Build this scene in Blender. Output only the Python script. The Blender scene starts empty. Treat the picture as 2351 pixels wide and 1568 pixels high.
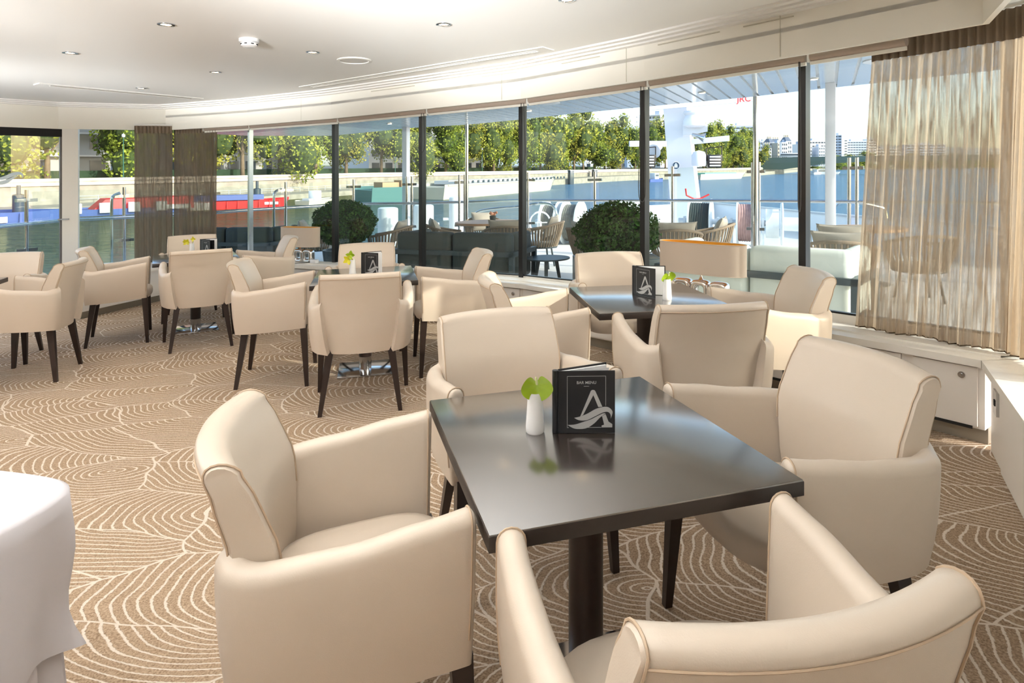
import bpy, bmesh, math, random
from mathutils import Vector, Matrix
random.seed(7)
R = random.Random(11)
C = bpy.context.scene.collection
SC = bpy.context.scene
PI = math.pi

# ------------------------------------------------------------------ camera, sky, sun, exposure
EYE = 1.4765
cd = bpy.data.cameras.new('camera'); cam = bpy.data.objects.new('camera', cd); C.objects.link(cam)
cam.location = (0, 0, EYE); cam.rotation_euler = (PI/2, 0, 0)
cd.sensor_width = 36; cd.lens = 36*1450/2351; cd.shift_y = -(784-377)/2351
cd.clip_start = .05; cd.clip_end = 6000
SC.camera = cam
SUN = Vector((1, -.6, .57)).normalized()
world = bpy.data.worlds.new('sky'); SC.world = world; world.use_nodes = True
wn = world.node_tree; bg = wn.nodes['Background']
sky = wn.nodes.new('ShaderNodeTexSky'); sky.sky_type = 'NISHITA'; sky.sun_disc = False
sky.sun_elevation = math.asin(SUN.z); sky.sun_rotation = math.atan2(SUN.x, SUN.y)
sky.air_density = .9; sky.dust_density = 1.6; sky.ozone_density = 1.2
wn.links.new(sky.outputs[0], bg.inputs[0]); bg.inputs[1].default_value = .34
sl = bpy.data.lights.new('sun', 'SUN'); so = bpy.data.objects.new('sun', sl); C.objects.link(so)
sl.energy = 3.7; sl.angle = .012; sl.color = (1, .93, .82)
so.rotation_euler = (-SUN).to_track_quat('-Z', 'Y').to_euler(); so.location = (40, -24, 23)
def area(name, loc, sx, sy, e, col=(1, .95, .88), rot=(0, 0, 0)):
    l = bpy.data.lights.new(name, 'AREA'); l.shape = 'RECTANGLE'; l.size = sx; l.size_y = sy; l.energy = e; l.color = col
    o = bpy.data.objects.new(name, l); C.objects.link(o); o.location = loc; o.rotation_euler = rot
    return o
# added fill lights, no real fittings
# unseen area lights behind the camera, aimed to brighten the white ceiling
for ux, uy, rz, e in ((-6.0, -2.3, .1, 105), (-3.6, -2.3, 0, 95), (-1.4, -2.3, -.12, 108), (-8.7, .6, -.5, 85), (-8.7, 2.6, -.85, 45)):
    u = area('added_ceiling_fill', (ux, uy, 1.5), 1.8, .9, e, (.97, .985, 1), (math.radians(107), 0, rz)); u.data.spread = math.radians(28)
vs = SC.view_settings
vs.view_transform = 'Standard'; vs.look = 'None'; vs.gamma = 1; vs.use_curve_mapping = False; vs.exposure = .58
SC.cycles.max_bounces = 10; SC.cycles.transparent_max_bounces = 24; SC.cycles.sample_clamp_indirect = 6
SC.cycles.use_denoising = True

# ------------------------------------------------------------------ the deck has sheer: it rises a little towards the bow
KX, KY = .0201, -.0244
def sh(x, y): return KX*x + KY*y

# ------------------------------------------------------------------ materials
def srgb(r, g, b):
    f = lambda c: ((c/255+.055)/1.055)**2.4 if c/255 > .04045 else c/255/12.92
    return (f(r), f(g), f(b), 1)
def mat(name, col, rough=.5, metal=0, spec=.5, noise=0, nscale=20, bump=0, bscale=60, emit=None, es=0, trans=0):
    m = bpy.data.materials.new(name); m.use_nodes = True
    n = m.node_tree; b = n.nodes['Principled BSDF']
    b.inputs['Base Color'].default_value = col; b.inputs['Roughness'].default_value = rough
    b.inputs['Metallic'].default_value = metal; b.inputs['Specular IOR Level'].default_value = spec
    if emit: b.inputs['Emission Color'].default_value = emit; b.inputs['Emission Strength'].default_value = es
    if noise or bump:
        tc = n.nodes.new('ShaderNodeTexCoord')
    if noise:
        t = n.nodes.new('ShaderNodeTexNoise'); t.inputs['Scale'].default_value = nscale; t.inputs['Detail'].default_value = 4
        n.links.new(tc.outputs['Object'], t.inputs['Vector'])
        mx = n.nodes.new('ShaderNodeMix'); mx.data_type = 'RGBA'
        mx.inputs['A'].default_value = [c*(1-noise) for c in col[:3]]+[1]; mx.inputs['B'].default_value = [min(1, c*(1+noise)) for c in col[:3]]+[1]
        n.links.new(t.outputs['Fac'], mx.inputs['Factor']); n.links.new(mx.outputs['Result'], b.inputs['Base Color'])
    if bump:
        t = n.nodes.new('ShaderNodeTexNoise'); t.inputs['Scale'].default_value = bscale; t.inputs['Detail'].default_value = 3
        n.links.new(tc.outputs['Object'], t.inputs['Vector'])
        bp = n.nodes.new('ShaderNodeBump'); bp.inputs['Strength'].default_value = bump; bp.inputs['Distance'].default_value = .002
        n.links.new(t.outputs['Fac'], bp.inputs['Height']); n.links.new(bp.outputs['Normal'], b.inputs['Normal'])
    return m
LEATHER = mat('cream_leather', srgb(204, 190, 174), .36, spec=.5, noise=.03, nscale=3, bump=.12, bscale=420)
PIPING = mat('leather_piping', srgb(176, 154, 130), .5)
DARKWOOD = mat('dark_wenge_leg', srgb(34, 22, 18), .35, noise=.3, nscale=30)
CHROME = mat('polished_steel', (.62, .63, .65, 1), .12, 1)
STEEL = mat('stainless_tube', (.55, .56, .57, 1), .2, 1)
WHITEP = mat('white_paint', srgb(236, 234, 228), .5, noise=.01, nscale=2)
REARBROWN = mat('rear_wall_brown', srgb(150, 122, 96), .5, noise=.1, nscale=6)  # brown picked for the unseen rear walls to cut fill light
CREAMP = mat('cream_fascia_paint', srgb(241, 238, 227), .55, noise=.015, nscale=1.5)
CEIL = mat('ceiling_paint', srgb(238, 236, 231), .38, noise=.01, nscale=1)
BENCHW = mat('bench_lacquer', srgb(238, 234, 226), .35)
BENCHF = mat('bench_front', srgb(240, 235, 229), .5, noise=.02, nscale=4)
TOEK = mat('toe_kick_metal', srgb(150, 144, 132), .4, .5)
BLACK = mat('black_anodised', srgb(16, 17, 18), .3)
GREYTR = mat('grey_seal', srgb(96, 92, 90), .5)
DARKHOLE = mat('dark_gap', srgb(14, 13, 12), .8)
BLIND = mat('blind_fabric', srgb(176, 160, 146), .8, noise=.05, nscale=40)
CORD = mat('blind_cord', srgb(40, 38, 36), .7)
PORC = mat('white_porcelain', srgb(240, 240, 240), .12)
MENUB = mat('black_menu_board', srgb(15, 16, 20), .42, bump=.1, bscale=300)
SILVERP = mat('silver_print', srgb(176, 176, 176), .35, .3)
PAPER = mat('menu_paper', srgb(238, 238, 240), .6)
PHOTO = mat('menu_photo', srgb(90, 80, 84), .5, noise=.5, nscale=60)
LEAFG = mat('anthurium_green', srgb(150, 178, 30), .3, noise=.3, nscale=25)
YELLOW = mat('yellow_bloom', srgb(206, 196, 40), .4, noise=.3, nscale=30)
STEMG = mat('green_stem', srgb(120, 140, 40), .5)
LINEN = mat('white_linen', srgb(206, 203, 208), .75, bump=.1, bscale=500)
SILVER = mat('hammered_silver', (.72, .69, .66, 1), .22, .92, noise=.06, nscale=20, bump=.15, bscale=60)
GREENST = mat('green_sticker', srgb(10, 120, 70), .6)
GREYBLUE = mat('grey_plastic', srgb(122, 138, 158), .5)
LIGHTWOOD = mat('ash_board', srgb(160, 146, 130), .5, noise=.12, nscale=18)
LAMPON = mat('lit_lamp', (1, .82, .6, 1), .4, emit=(1, .74, .42, 1), es=9)
# exterior
SHIPW = mat('ship_white', srgb(226, 229, 236), .35)
SHIPG = mat('ship_grey', srgb(186, 190, 198), .5)
DECK = mat('deck_coating', srgb(222, 220, 214), .6, noise=.04, nscale=3)
PLANK = mat('canopy_plank', srgb(206, 214, 222), .12, noise=.02, nscale=2)
PLANKJ = mat('canopy_joint', srgb(240, 242, 244), .4)
SOFAG = mat('shaded_sofa_fabric', srgb(56, 66, 67), .85, bump=.2, bscale=300)  # sofa fabric with shade in its colour; also used on pot and rope
SOFAL = mat('sunlit_sofa_fabric', srgb(196, 204, 198), .85, bump=.2, bscale=300)  # same sofa fabric, sunlight put into its colour
FRAMEG = mat('anthracite_frame', srgb(52, 66, 72), .45)
ROPE = mat('taupe_rope', srgb(136, 122, 104), .8, noise=.2, nscale=60)
CUSH = mat('taupe_cushion', srgb(168, 162, 150), .85, noise=.04, nscale=10, bump=.2, bscale=30)
TEAK = mat('teak', srgb(176, 140, 108), .5, noise=.15, nscale=12)
PLANTER = mat('planter_metal', srgb(46, 60, 64), .4)
MOORROPE = mat('mooring_rope', srgb(120, 118, 112), .9, noise=.35, nscale=12)
REDROPE = mat('faded_red_rope', srgb(176, 140, 138), .9, noise=.3, nscale=12)
REDP = mat('red_paint', srgb(206, 38, 44), .5)
BLUEP = mat('blue_paint', srgb(70, 92, 152), .5, noise=.1, nscale=1)
TEALP = mat('teal_paint', srgb(66, 110, 112), .6, noise=.1, nscale=.5)
HULLG = mat('pale_hull', srgb(176, 172, 160), .7, noise=.12, nscale=.3)
STONE = mat('quay_stone', srgb(146, 140, 128), .9, noise=.5, nscale=.8)
COPING = mat('coping_stone', srgb(200, 192, 178), .9, noise=.08, nscale=.6)
QUAYTOP = mat('towpath', srgb(150, 146, 124), .95, noise=.15, nscale=.3)
UPGRND = mat('upper_quay_ground', srgb(84, 86, 80), .9)
HEDGE = mat('low_hedge', srgb(36, 60, 40), .9, noise=.4, nscale=2)
BARK = mat('plane_tree_bark', srgb(112, 98, 78), .9, noise=.35, nscale=2)
FACADE = mat('facade_render', srgb(176, 176, 174), .8, noise=.08, nscale=.2)
FACADEW = mat('white_facade', srgb(232, 230, 226), .8, noise=.04, nscale=.1)
FACADEB = mat('blue_grey_facade', srgb(178, 190, 206), .7, noise=.05, nscale=.1)
FACADED = mat('tan_facade', srgb(186, 176, 158), .8, noise=.08, nscale=.2)
WINDARK = mat('far_window', srgb(60, 72, 84), .2)
BRONZE = mat('bridge_paint', srgb(74, 96, 92), .8)
GALV = mat('galvanised', srgb(180, 186, 188), .5, .3)

def leafmat(name, c1, c2, scale):
    m = bpy.data.materials.new(name); m.use_nodes = True; n = m.node_tree
    b = n.nodes['Principled BSDF']; b.inputs['Roughness'].default_value = .6; b.inputs['Specular IOR Level'].default_value = .25
    out = n.nodes['Material Output']
    tc = n.nodes.new('ShaderNodeTexCoord'); t = n.nodes.new('ShaderNodeTexNoise'); t.inputs['Scale'].default_value = scale; t.inputs['Detail'].default_value = 5
    n.links.new(tc.outputs['Object'], t.inputs['Vector'])
    rp = n.nodes.new('ShaderNodeValToRGB'); rp.color_ramp.elements[0].position = .34; rp.color_ramp.elements[1].position = .68
    rp.color_ramp.elements[0].color = c1; rp.color_ramp.elements[1].color = c2
    n.links.new(t.outputs['Fac'], rp.inputs[0]); n.links.new(rp.outputs[0], b.inputs['Base Color'])
    tr = n.nodes.new('ShaderNodeBsdfTranslucent'); n.links.new(rp.outputs[0], tr.inputs[0])
    mx = n.nodes.new('ShaderNodeMixShader'); mx.inputs[0].default_value = .32
    n.links.new(b.outputs[0], mx.inputs[1]); n.links.new(tr.outputs[0], mx.inputs[2]); n.links.new(mx.outputs[0], out.inputs[0])
    return m
TREEL = [leafmat('plane_leaves', srgb(96, 118, 36), srgb(192, 194, 86), .35), leafmat('plane_leaves_deep', srgb(80, 106, 36), srgb(170, 182, 74), .35), leafmat('plane_leaves_warm', srgb(110, 122, 40), srgb(198, 190, 86), .35)]
BUSHL = leafmat('boxwood_leaves', srgb(24, 52, 26), srgb(66, 104, 44), 9)

def glassmat(name, tint, refl=1.0, ior=1.5):
    m = bpy.data.materials.new(name); m.use_nodes = True; n = m.node_tree; n.nodes.clear()
    out = n.nodes.new('ShaderNodeOutputMaterial'); t = n.nodes.new('ShaderNodeBsdfTransparent'); t.inputs[0].default_value = tint
    g = n.nodes.new('ShaderNodeBsdfGlossy'); g.inputs['Roughness'].default_value = .0; g.inputs[0].default_value = (refl, refl, refl, 1)
    f = n.nodes.new('ShaderNodeFresnel'); f.inputs[0].default_value = ior
    mx = n.nodes.new('ShaderNodeMixShader')
    ge = n.nodes.new('ShaderNodeNewGeometry'); inv = n.nodes.new('ShaderNodeMath'); inv.operation = 'SUBTRACT'; inv.inputs[0].default_value = 1
    ml = n.nodes.new('ShaderNodeMath'); ml.operation = 'MULTIPLY'      # only the entry face of a pane reflects
    n.links.new(ge.outputs['Backfacing'], inv.inputs[1]); n.links.new(inv.outputs[0], ml.inputs[0]); n.links.new(f.outputs[0], ml.inputs[1])
    n.links.new(ml.outputs[0], mx.inputs[0]); n.links.new(t.outputs[0], mx.inputs[1]); n.links.new(g.outputs[0], mx.inputs[2]); n.links.new(mx.outputs[0], out.inputs[0])
    return m
GLASS = glassmat('window_glass', (.95, .975, .96, 1))
SCREENG = glassmat('windscreen_glass', (.93, .975, .955, 1), .55)

def sheermat(name, col, lo, hi):
    m = bpy.data.materials.new(name); m.use_nodes = True; n = m.node_tree; n.nodes.clear()
    out = n.nodes.new('ShaderNodeOutputMaterial')
    tc = n.nodes.new('ShaderNodeTexCoord'); mp = n.nodes.new('ShaderNodeMapping'); mp.inputs['Scale'].default_value = (60, 60, 5)
    no = n.nodes.new('ShaderNodeTexNoise'); no.inputs['Scale'].default_value = 1; no.inputs['Detail'].default_value = 5
    n.links.new(tc.outputs['Object'], mp.inputs[0]); n.links.new(mp.outputs[0], no.inputs['Vector'])
    mr = n.nodes.new('ShaderNodeMapRange'); mr.inputs['From Min'].default_value = .35; mr.inputs['From Max'].default_value = .7
    mr.inputs['To Min'].default_value = lo; mr.inputs['To Max'].default_value = hi
    n.links.new(no.outputs['Fac'], mr.inputs[0])
    d = n.nodes.new('ShaderNodeBsdfDiffuse'); d.inputs[0].default_value = col
    tl = n.nodes.new('ShaderNodeBsdfTranslucent'); tl.inputs[0].default_value = col
    a = n.nodes.new('ShaderNodeMixShader'); a.inputs[0].default_value = .5
    n.links.new(d.outputs[0], a.inputs[1]); n.links.new(tl.outputs[0], a.inputs[2])
    t = n.nodes.new('ShaderNodeBsdfTransparent'); t.inputs[0].default_value = (.93, .88, .80, 1)
    mx = n.nodes.new('ShaderNodeMixShader')
    n.links.new(mr.outputs[0], mx.inputs[0]); n.links.new(a.outputs[0], mx.inputs[1]); n.links.new(t.outputs[0], mx.inputs[2]); n.links.new(mx.outputs[0], out.inputs[0])
    return m
SHEER = sheermat('taupe_sheer', srgb(186, 168, 146), .0, .44)
SHEERD = sheermat('taupe_sheer_dark', srgb(128, 112, 94), .0, .2)  # darker, denser taupe for the corner curtains and all hems
HEADB = mat('curtain_heading', srgb(128, 112, 94), .8)

def woodtop():
    m = bpy.data.materials.new('stained_tabletop'); m.use_nodes = True; n = m.node_tree; b = n.nodes['Principled BSDF']
    tc = n.nodes.new('ShaderNodeTexCoord'); mp = n.nodes.new('ShaderNodeMapping'); mp.inputs['Scale'].default_value = (260, 9, 9)
    no = n.nodes.new('ShaderNodeTexNoise'); no.inputs['Scale'].default_value = 1; no.inputs['Detail'].default_value = 5
    n.links.new(tc.outputs['Object'], mp.inputs[0]); n.links.new(mp.outputs[0], no.inputs['Vector'])
    rp = n.nodes.new('ShaderNodeValToRGB'); rp.color_ramp.elements[0].color = srgb(30, 22, 18); rp.color_ramp.elements[1].color = srgb(48, 38, 32)
    n.links.new(no.outputs['Fac'], rp.inputs[0]); n.links.new(rp.outputs[0], b.inputs['Base Color'])
    b.inputs['Roughness'].default_value = .24; b.inputs['Specular IOR Level'].default_value = .9; b.inputs['Coat Weight'].default_value = 1; b.inputs['Coat IOR'].default_value = 2.3; b.inputs['Coat Roughness'].default_value = .16
    bp = n.nodes.new('ShaderNodeBump'); bp.inputs['Strength'].default_value = .16; bp.inputs['Distance'].default_value = .001
    n.links.new(no.outputs['Fac'], bp.inputs['Height']); n.links.new(bp.outputs[0], b.inputs['Normal'])
    return m
WOODTOP = woodtop()

def carpet():
    m = bpy.data.materials.new('scalloped_carpet'); m.use_nodes = True; n = m.node_tree; b = n.nodes['Principled BSDF']
    L = n.links.new
    tc = n.nodes.new('ShaderNodeTexCoord'); mp = n.nodes.new('ShaderNodeMapping')
    mp.inputs['Rotation'].default_value = (0, 0, -.5); mp.inputs['Scale'].default_value = (1.0, 1.75, 1)
    L(tc.outputs['Object'], mp.inputs[0])
    wob = n.nodes.new('ShaderNodeTexNoise'); wob.inputs['Scale'].default_value = 2.2; wob.inputs['Detail'].default_value = 1
    L(mp.outputs[0], wob.inputs['Vector'])
    ad = n.nodes.new('ShaderNodeVectorMath'); ad.operation = 'MULTIPLY_ADD'; ad.inputs[1].default_value = (.18, .18, 0)
    L(wob.outputs['Color'], ad.inputs[0]); L(mp.outputs[0], ad.inputs[2])
    flat = n.nodes.new('ShaderNodeVectorMath'); flat.operation = 'MULTIPLY'; flat.inputs[1].default_value = (1, 1, 0); L(ad.outputs[0], flat.inputs[0])
    v = n.nodes.new('ShaderNodeTexVoronoi'); v.voronoi_dimensions = '2D'; v.inputs['Scale'].default_value = 1.55; v.inputs['Randomness'].default_value = .95
    L(flat.outputs[0], v.inputs['Vector'])
    sub = n.nodes.new('ShaderNodeVectorMath'); sub.operation = 'SUBTRACT'; L(flat.outputs[0], sub.inputs[0])
    sc = n.nodes.new('ShaderNodeVectorMath'); sc.operation = 'SCALE'; sc.inputs['Scale'].default_value = 1.0; L(v.outputs['Position'], sc.inputs[0])
    # each cell's rings are centred away from the cell, so the cell shows a fan of arcs
    off = n.nodes.new('ShaderNodeVectorMath'); off.operation = 'MULTIPLY_ADD'; off.inputs[1].default_value = (.3, .45, 0)
    cc = n.nodes.new('ShaderNodeVectorMath'); cc.operation = 'SUBTRACT'; cc.inputs[1].default_value = (-1.05, .4, 0); L(v.outputs['Color'], cc.inputs[0])
    L(cc.outputs[0], off.inputs[0]); L(sc.outputs[0], off.inputs[2]); L(off.outputs[0], sub.inputs[1])
    fl2 = n.nodes.new('ShaderNodeVectorMath'); fl2.operation = 'MULTIPLY'; fl2.inputs[1].default_value = (1, 1, 0); L(sub.outputs[0], fl2.inputs[0])
    ln = n.nodes.new('ShaderNodeVectorMath'); ln.operation = 'LENGTH'; L(fl2.outputs[0], ln.inputs[0])
    fz = n.nodes.new('ShaderNodeTexNoise'); fz.inputs['Scale'].default_value = 90; fz.inputs['Detail'].default_value = 2; L(tc.outputs['Object'], fz.inputs['Vector'])
    fa = n.nodes.new('ShaderNodeMath'); fa.operation = 'MULTIPLY_ADD'; fa.inputs[1].default_value = .012; L(fz.outputs['Fac'], fa.inputs[0]); L(ln.outputs['Value'], fa.inputs[2])
    ml = n.nodes.new('ShaderNodeMath'); ml.operation = 'MULTIPLY'; ml.inputs[1].default_value = 23; L(fa.outputs[0], ml.inputs[0])
    fr = n.nodes.new('ShaderNodeMath'); fr.operation = 'PINGPONG'; fr.inputs[1].default_value = .5; L(ml.outputs[0], fr.inputs[0])
    rg = n.nodes.new('ShaderNodeMapRange'); rg.interpolation_type = 'SMOOTHSTEP'; rg.inputs['From Min'].default_value = .35; rg.inputs['From Max'].default_value = .43; L(fr.outputs[0], rg.inputs[0])
    ve = n.nodes.new('ShaderNodeTexVoronoi'); ve.voronoi_dimensions = '2D'; ve.feature = 'DISTANCE_TO_EDGE'; ve.inputs['Scale'].default_value = 1.55; ve.inputs['Randomness'].default_value = .95
    L(flat.outputs[0], ve.inputs['Vector'])
    eg = n.nodes.new('ShaderNodeMapRange'); eg.interpolation_type = 'SMOOTHSTEP'; eg.inputs['From Min'].default_value = .013; eg.inputs['From Max'].default_value = .006; L(ve.outputs['Distance'], eg.inputs[0])
    mxx = n.nodes.new('ShaderNodeMath'); mxx.operation = 'MAXIMUM'; L(rg.outputs[0], mxx.inputs[0]); L(eg.outputs[0], mxx.inputs[1])
    f2 = n.nodes.new('ShaderNodeTexNoise'); f2.inputs['Scale'].default_value = 150; f2.inputs['Detail'].default_value = 3; L(tc.outputs['Object'], f2.inputs['Vector'])
    r1 = n.nodes.new('ShaderNodeValToRGB'); r1.color_ramp.elements[0].position = .3; r1.color_ramp.elements[1].position = .7
    r1.color_ramp.elements[0].color = srgb(120, 98, 76); r1.color_ramp.elements[1].color = srgb(179, 157, 133); L(f2.outputs['Fac'], r1.inputs[0])
    r2 = n.nodes.new('ShaderNodeValToRGB'); r2.color_ramp.elements[0].color = srgb(204, 189, 171); r2.color_ramp.elements[1].color = srgb(222, 211, 199); L(f2.outputs['Fac'], r2.inputs[0])
    mx = n.nodes.new('ShaderNodeMix'); mx.data_type = 'RGBA'; L(mxx.outputs[0], mx.inputs['Factor']); L(r1.outputs[0], mx.inputs['A']); L(r2.outputs[0], mx.inputs['B'])
    L(mx.outputs['Result'], b.inputs['Base Color']); b.inputs['Roughness'].default_value = .95; b.inputs['Specular IOR Level'].default_value = .1
    hh = n.nodes.new('ShaderNodeMath'); hh.operation = 'ADD'; L(mxx.outputs[0], hh.inputs[0]); L(f2.outputs['Fac'], hh.inputs[1])
    bp = n.nodes.new('ShaderNodeBump'); bp.inputs['Strength'].default_value = .5; bp.inputs['Distance'].default_value = .004; L(hh.outputs[0], bp.inputs['Height']); L(bp.outputs[0], b.inputs['Normal'])
    return m
CARPET = carpet()

def watermat():
    m = bpy.data.materials.new('river_water'); m.use_nodes = True; n = m.node_tree; n.nodes.clear(); L = n.links.new
    out = n.nodes.new('ShaderNodeOutputMaterial'); d = n.nodes.new('ShaderNodeBsdfDiffuse'); gl = n.nodes.new('ShaderNodeBsdfGlossy'); gl.inputs['Roughness'].default_value = .09
    tc = n.nodes.new('ShaderNodeTexCoord'); mp = n.nodes.new('ShaderNodeMapping'); mp.inputs['Scale'].default_value = (.5, 1.0, 1); L(tc.outputs['Object'], mp.inputs[0])
    a = n.nodes.new('ShaderNodeTexNoise'); a.inputs['Scale'].default_value = .8; a.inputs['Detail'].default_value = 5; a.inputs['Roughness'].default_value = .62; L(mp.outputs[0], a.inputs['Vector'])
    bp = n.nodes.new('ShaderNodeBump'); bp.inputs['Strength'].default_value = 1; bp.inputs['Distance'].default_value = .8; L(a.outputs['Fac'], bp.inputs['Height']); L(bp.outputs[0], gl.inputs['Normal']); L(bp.outputs[0], d.inputs['Normal'])
    # murky green left, blue right: tree and sky reflections put into the colour
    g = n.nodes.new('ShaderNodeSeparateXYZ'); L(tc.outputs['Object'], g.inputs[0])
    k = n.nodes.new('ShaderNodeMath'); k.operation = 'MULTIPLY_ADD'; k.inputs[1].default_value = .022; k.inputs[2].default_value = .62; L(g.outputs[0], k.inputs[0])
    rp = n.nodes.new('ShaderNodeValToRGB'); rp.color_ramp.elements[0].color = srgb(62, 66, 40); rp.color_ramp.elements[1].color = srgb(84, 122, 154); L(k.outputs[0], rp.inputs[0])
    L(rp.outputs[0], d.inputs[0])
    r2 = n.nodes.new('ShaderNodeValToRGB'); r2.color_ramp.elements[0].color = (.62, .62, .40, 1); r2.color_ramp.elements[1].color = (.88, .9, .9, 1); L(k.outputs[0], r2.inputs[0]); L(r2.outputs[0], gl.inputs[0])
    mx = n.nodes.new('ShaderNodeMixShader'); mx.inputs[0].default_value = .42; L(d.outputs[0], mx.inputs[1]); L(gl.outputs[0], mx.inputs[2]); L(mx.outputs[0], out.inputs[0])
    return m
WATER = watermat()

FILM = sheermat('frosted_film', srgb(226, 222, 210), .0, .05)
# shade fabric: beige outside, golden lining, lets sunlight through
def shademat():
    m = bpy.data.materials.new('lamp_shade_fabric'); m.use_nodes = True; n = m.node_tree; n.nodes.clear(); L = n.links.new
    out = n.nodes.new('ShaderNodeOutputMaterial'); d = n.nodes.new('ShaderNodeBsdfDiffuse'); t = n.nodes.new('ShaderNodeBsdfTranslucent')
    d.inputs[0].default_value = srgb(204, 190, 174); t.inputs[0].default_value = srgb(226, 186, 130)
    mx = n.nodes.new('ShaderNodeMixShader'); mx.inputs[0].default_value = .09
    L(d.outputs[0], mx.inputs[1]); L(t.outputs[0], mx.inputs[2]); L(mx.outputs[0], out.inputs[0]); return m
def liningmat():
    m = bpy.data.materials.new('gold_shade_lining'); m.use_nodes = True; n = m.node_tree; n.nodes.clear(); L = n.links.new
    out = n.nodes.new('ShaderNodeOutputMaterial'); d = n.nodes.new('ShaderNodeBsdfDiffuse'); t = n.nodes.new('ShaderNodeBsdfTranslucent')
    d.inputs[0].default_value = srgb(226, 160, 60); t.inputs[0].default_value = srgb(232, 170, 90)
    mx = n.nodes.new('ShaderNodeMixShader'); mx.inputs[0].default_value = .18
    L(d.outputs[0], mx.inputs[1]); L(t.outputs[0], mx.inputs[2]); L(mx.outputs[0], out.inputs[0]); return m
SHADE = shademat(); LINING = liningmat()

# ------------------------------------------------------------------ mesh builder
class MB:
    def __init__(s): s.v = []; s.f = []
    def add(s, vs, fs):
        k = len(s.v); s.v += [tuple(v) for v in vs]; s.f += [tuple(i+k for i in f) for f in fs]; return s
    def box(s, x0, x1, y0, y1, z0, z1):
        return s.add([(x0,y0,z0),(x1,y0,z0),(x1,y1,z0),(x0,y1,z0),(x0,y0,z1),(x1,y0,z1),(x1,y1,z1),(x0,y1,z1)],
                     [(3,2,1,0),(4,5,6,7),(0,1,5,4),(1,2,6,5),(2,3,7,6),(3,0,4,7)])
    def rbox(s, x0, x1, y0, y1, z0, z1, b=.005, seg=2):
        bm = bmesh.new(); bmesh.ops.create_cube(bm, size=1)
        bmesh.ops.scale(bm, vec=(x1-x0, y1-y0, z1-z0), verts=bm.verts); bmesh.ops.translate(bm, vec=((x0+x1)/2, (y0+y1)/2, (z0+z1)/2), verts=bm.verts)
        bmesh.ops.bevel(bm, geom=bm.edges[:], offset=b, segments=seg, affect='EDGES', profile=.5)
        bm.verts.index_update(); s.add([v.co[:] for v in bm.verts], [[v.index for v in f.verts] for f in bm.faces]); bm.free(); return s
    def quadbar(s, a, b, w0, w1=None):   # tapered square bar between two points, square kept level
        w1 = w0 if w1 is None else w1
        vs = []
        for p, w in ((a, w0), (b, w1)):
            h = w/2; vs += [(p[0]-h,p[1]-h,p[2]),(p[0]+h,p[1]-h,p[2]),(p[0]+h,p[1]+h,p[2]),(p[0]-h,p[1]+h,p[2])]
        return s.add(vs, [(0,1,2,3),(7,6,5,4),(0,4,5,1),(1,5,6,2),(2,6,7,3),(3,7,4,0)])
    def beam(s, a, b, w, h):             # rectangular bar along a->b (plan), width w, height h centred
        a = Vector(a); b = Vector(b); d = (b-a); n = Vector((-d.y, d.x, 0)).normalized()*w/2; u = Vector((0,0,h/2))
        vs = [a-n-u, a+n-u, a+n+u, a-n+u, b-n-u, b+n-u, b+n+u, b-n+u]
        return s.add(vs, [(0,1,2,3),(7,6,5,4),(0,4,5,1),(1,5,6,2),(2,6,7,3),(3,7,4,0)])
    def tube(s, pts, r, n=8, close=False, cap=True):
        pts = [Vector(p) for p in pts]; m = len(pts); rings = []
        rr = r if isinstance(r, (list, tuple)) else [r]*m
        up = Vector((0,0,1)); prev = None
        for i, p in enumerate(pts):
            a = pts[(i-1) % m] if (close or i) else p; b = pts[(i+1) % m] if (close or i < m-1) else p
            d = (b-a).normalized()
            if prev is None:
                x = d.cross(up)
                if x.length < .05: x = d.cross(Vector((1,0,0)))
            else:
                x = prev - d*prev.dot(d)
            x.normalize(); y = d.cross(x); prev = x
            rings.append([p + x*math.cos(2*PI*k/n)*rr[i] + y*math.sin(2*PI*k/n)*rr[i] for k in range(n)])
        vs = [v for q in rings for v in q]; fs = []
        for i in range(m if close else m-1):
            j = (i+1) % m
            for k in range(n): fs.append((i*n+k, i*n+(k+1) % n, j*n+(k+1) % n, j*n+k))
        if cap and not close: fs += [tuple(range(n))[::-1], tuple((m-1)*n+k for k in range(n))]
        return s.add(vs, fs)
    def lathe(s, prof, c=(0,0,0), n=24, sx=1, sy=1, cap=True):
        vs = []; fs = []; m = len(prof)
        for r, z in prof:
            for k in range(n): vs.append((c[0]+r*sx*math.cos(2*PI*k/n), c[1]+r*sy*math.sin(2*PI*k/n), c[2]+z))
        for i in range(m-1):
            for k in range(n): fs.append((i*n+k, i*n+(k+1) % n, (i+1)*n+(k+1) % n, (i+1)*n+k))
        if cap: fs += [tuple(range(n))[::-1], tuple((m-1)*n+k for k in range(n))]
        return s.add(vs, fs)
    def grid(s, rows, closeu=False, closev=False):
        n = len(rows[0]); m = len(rows); vs = [p for r in rows for p in r]; fs = []
        for i in range(m if closeu else m-1):
            for k in range(n if closev else n-1):
                fs.append((i*n+k, i*n+(k+1) % n, ((i+1) % m)*n+(k+1) % n, ((i+1) % m)*n+k))
        return s.add(vs, fs)
    def prism(s, poly, z0, z1):
        n = len(poly)
        return s.add([(p[0],p[1],z0) for p in poly]+[(p[0],p[1],z1) for p in poly],
                     [tuple(range(n))[::-1], tuple(range(n, 2*n))]+[(i,(i+1) % n,n+(i+1) % n,n+i) for i in range(n)])
    def cyl(s, a, b, r, n=12, r2=None): return s.tube([a, b], [r, r if r2 is None else r2], n)
    def ball(s, c, r, n=10, m=7, sz=1):
        return s.lathe([(max(1e-4, r*math.sin(PI*i/m)), -r*sz*math.cos(PI*i/m)) for i in range(m+1)], c, n)

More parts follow.
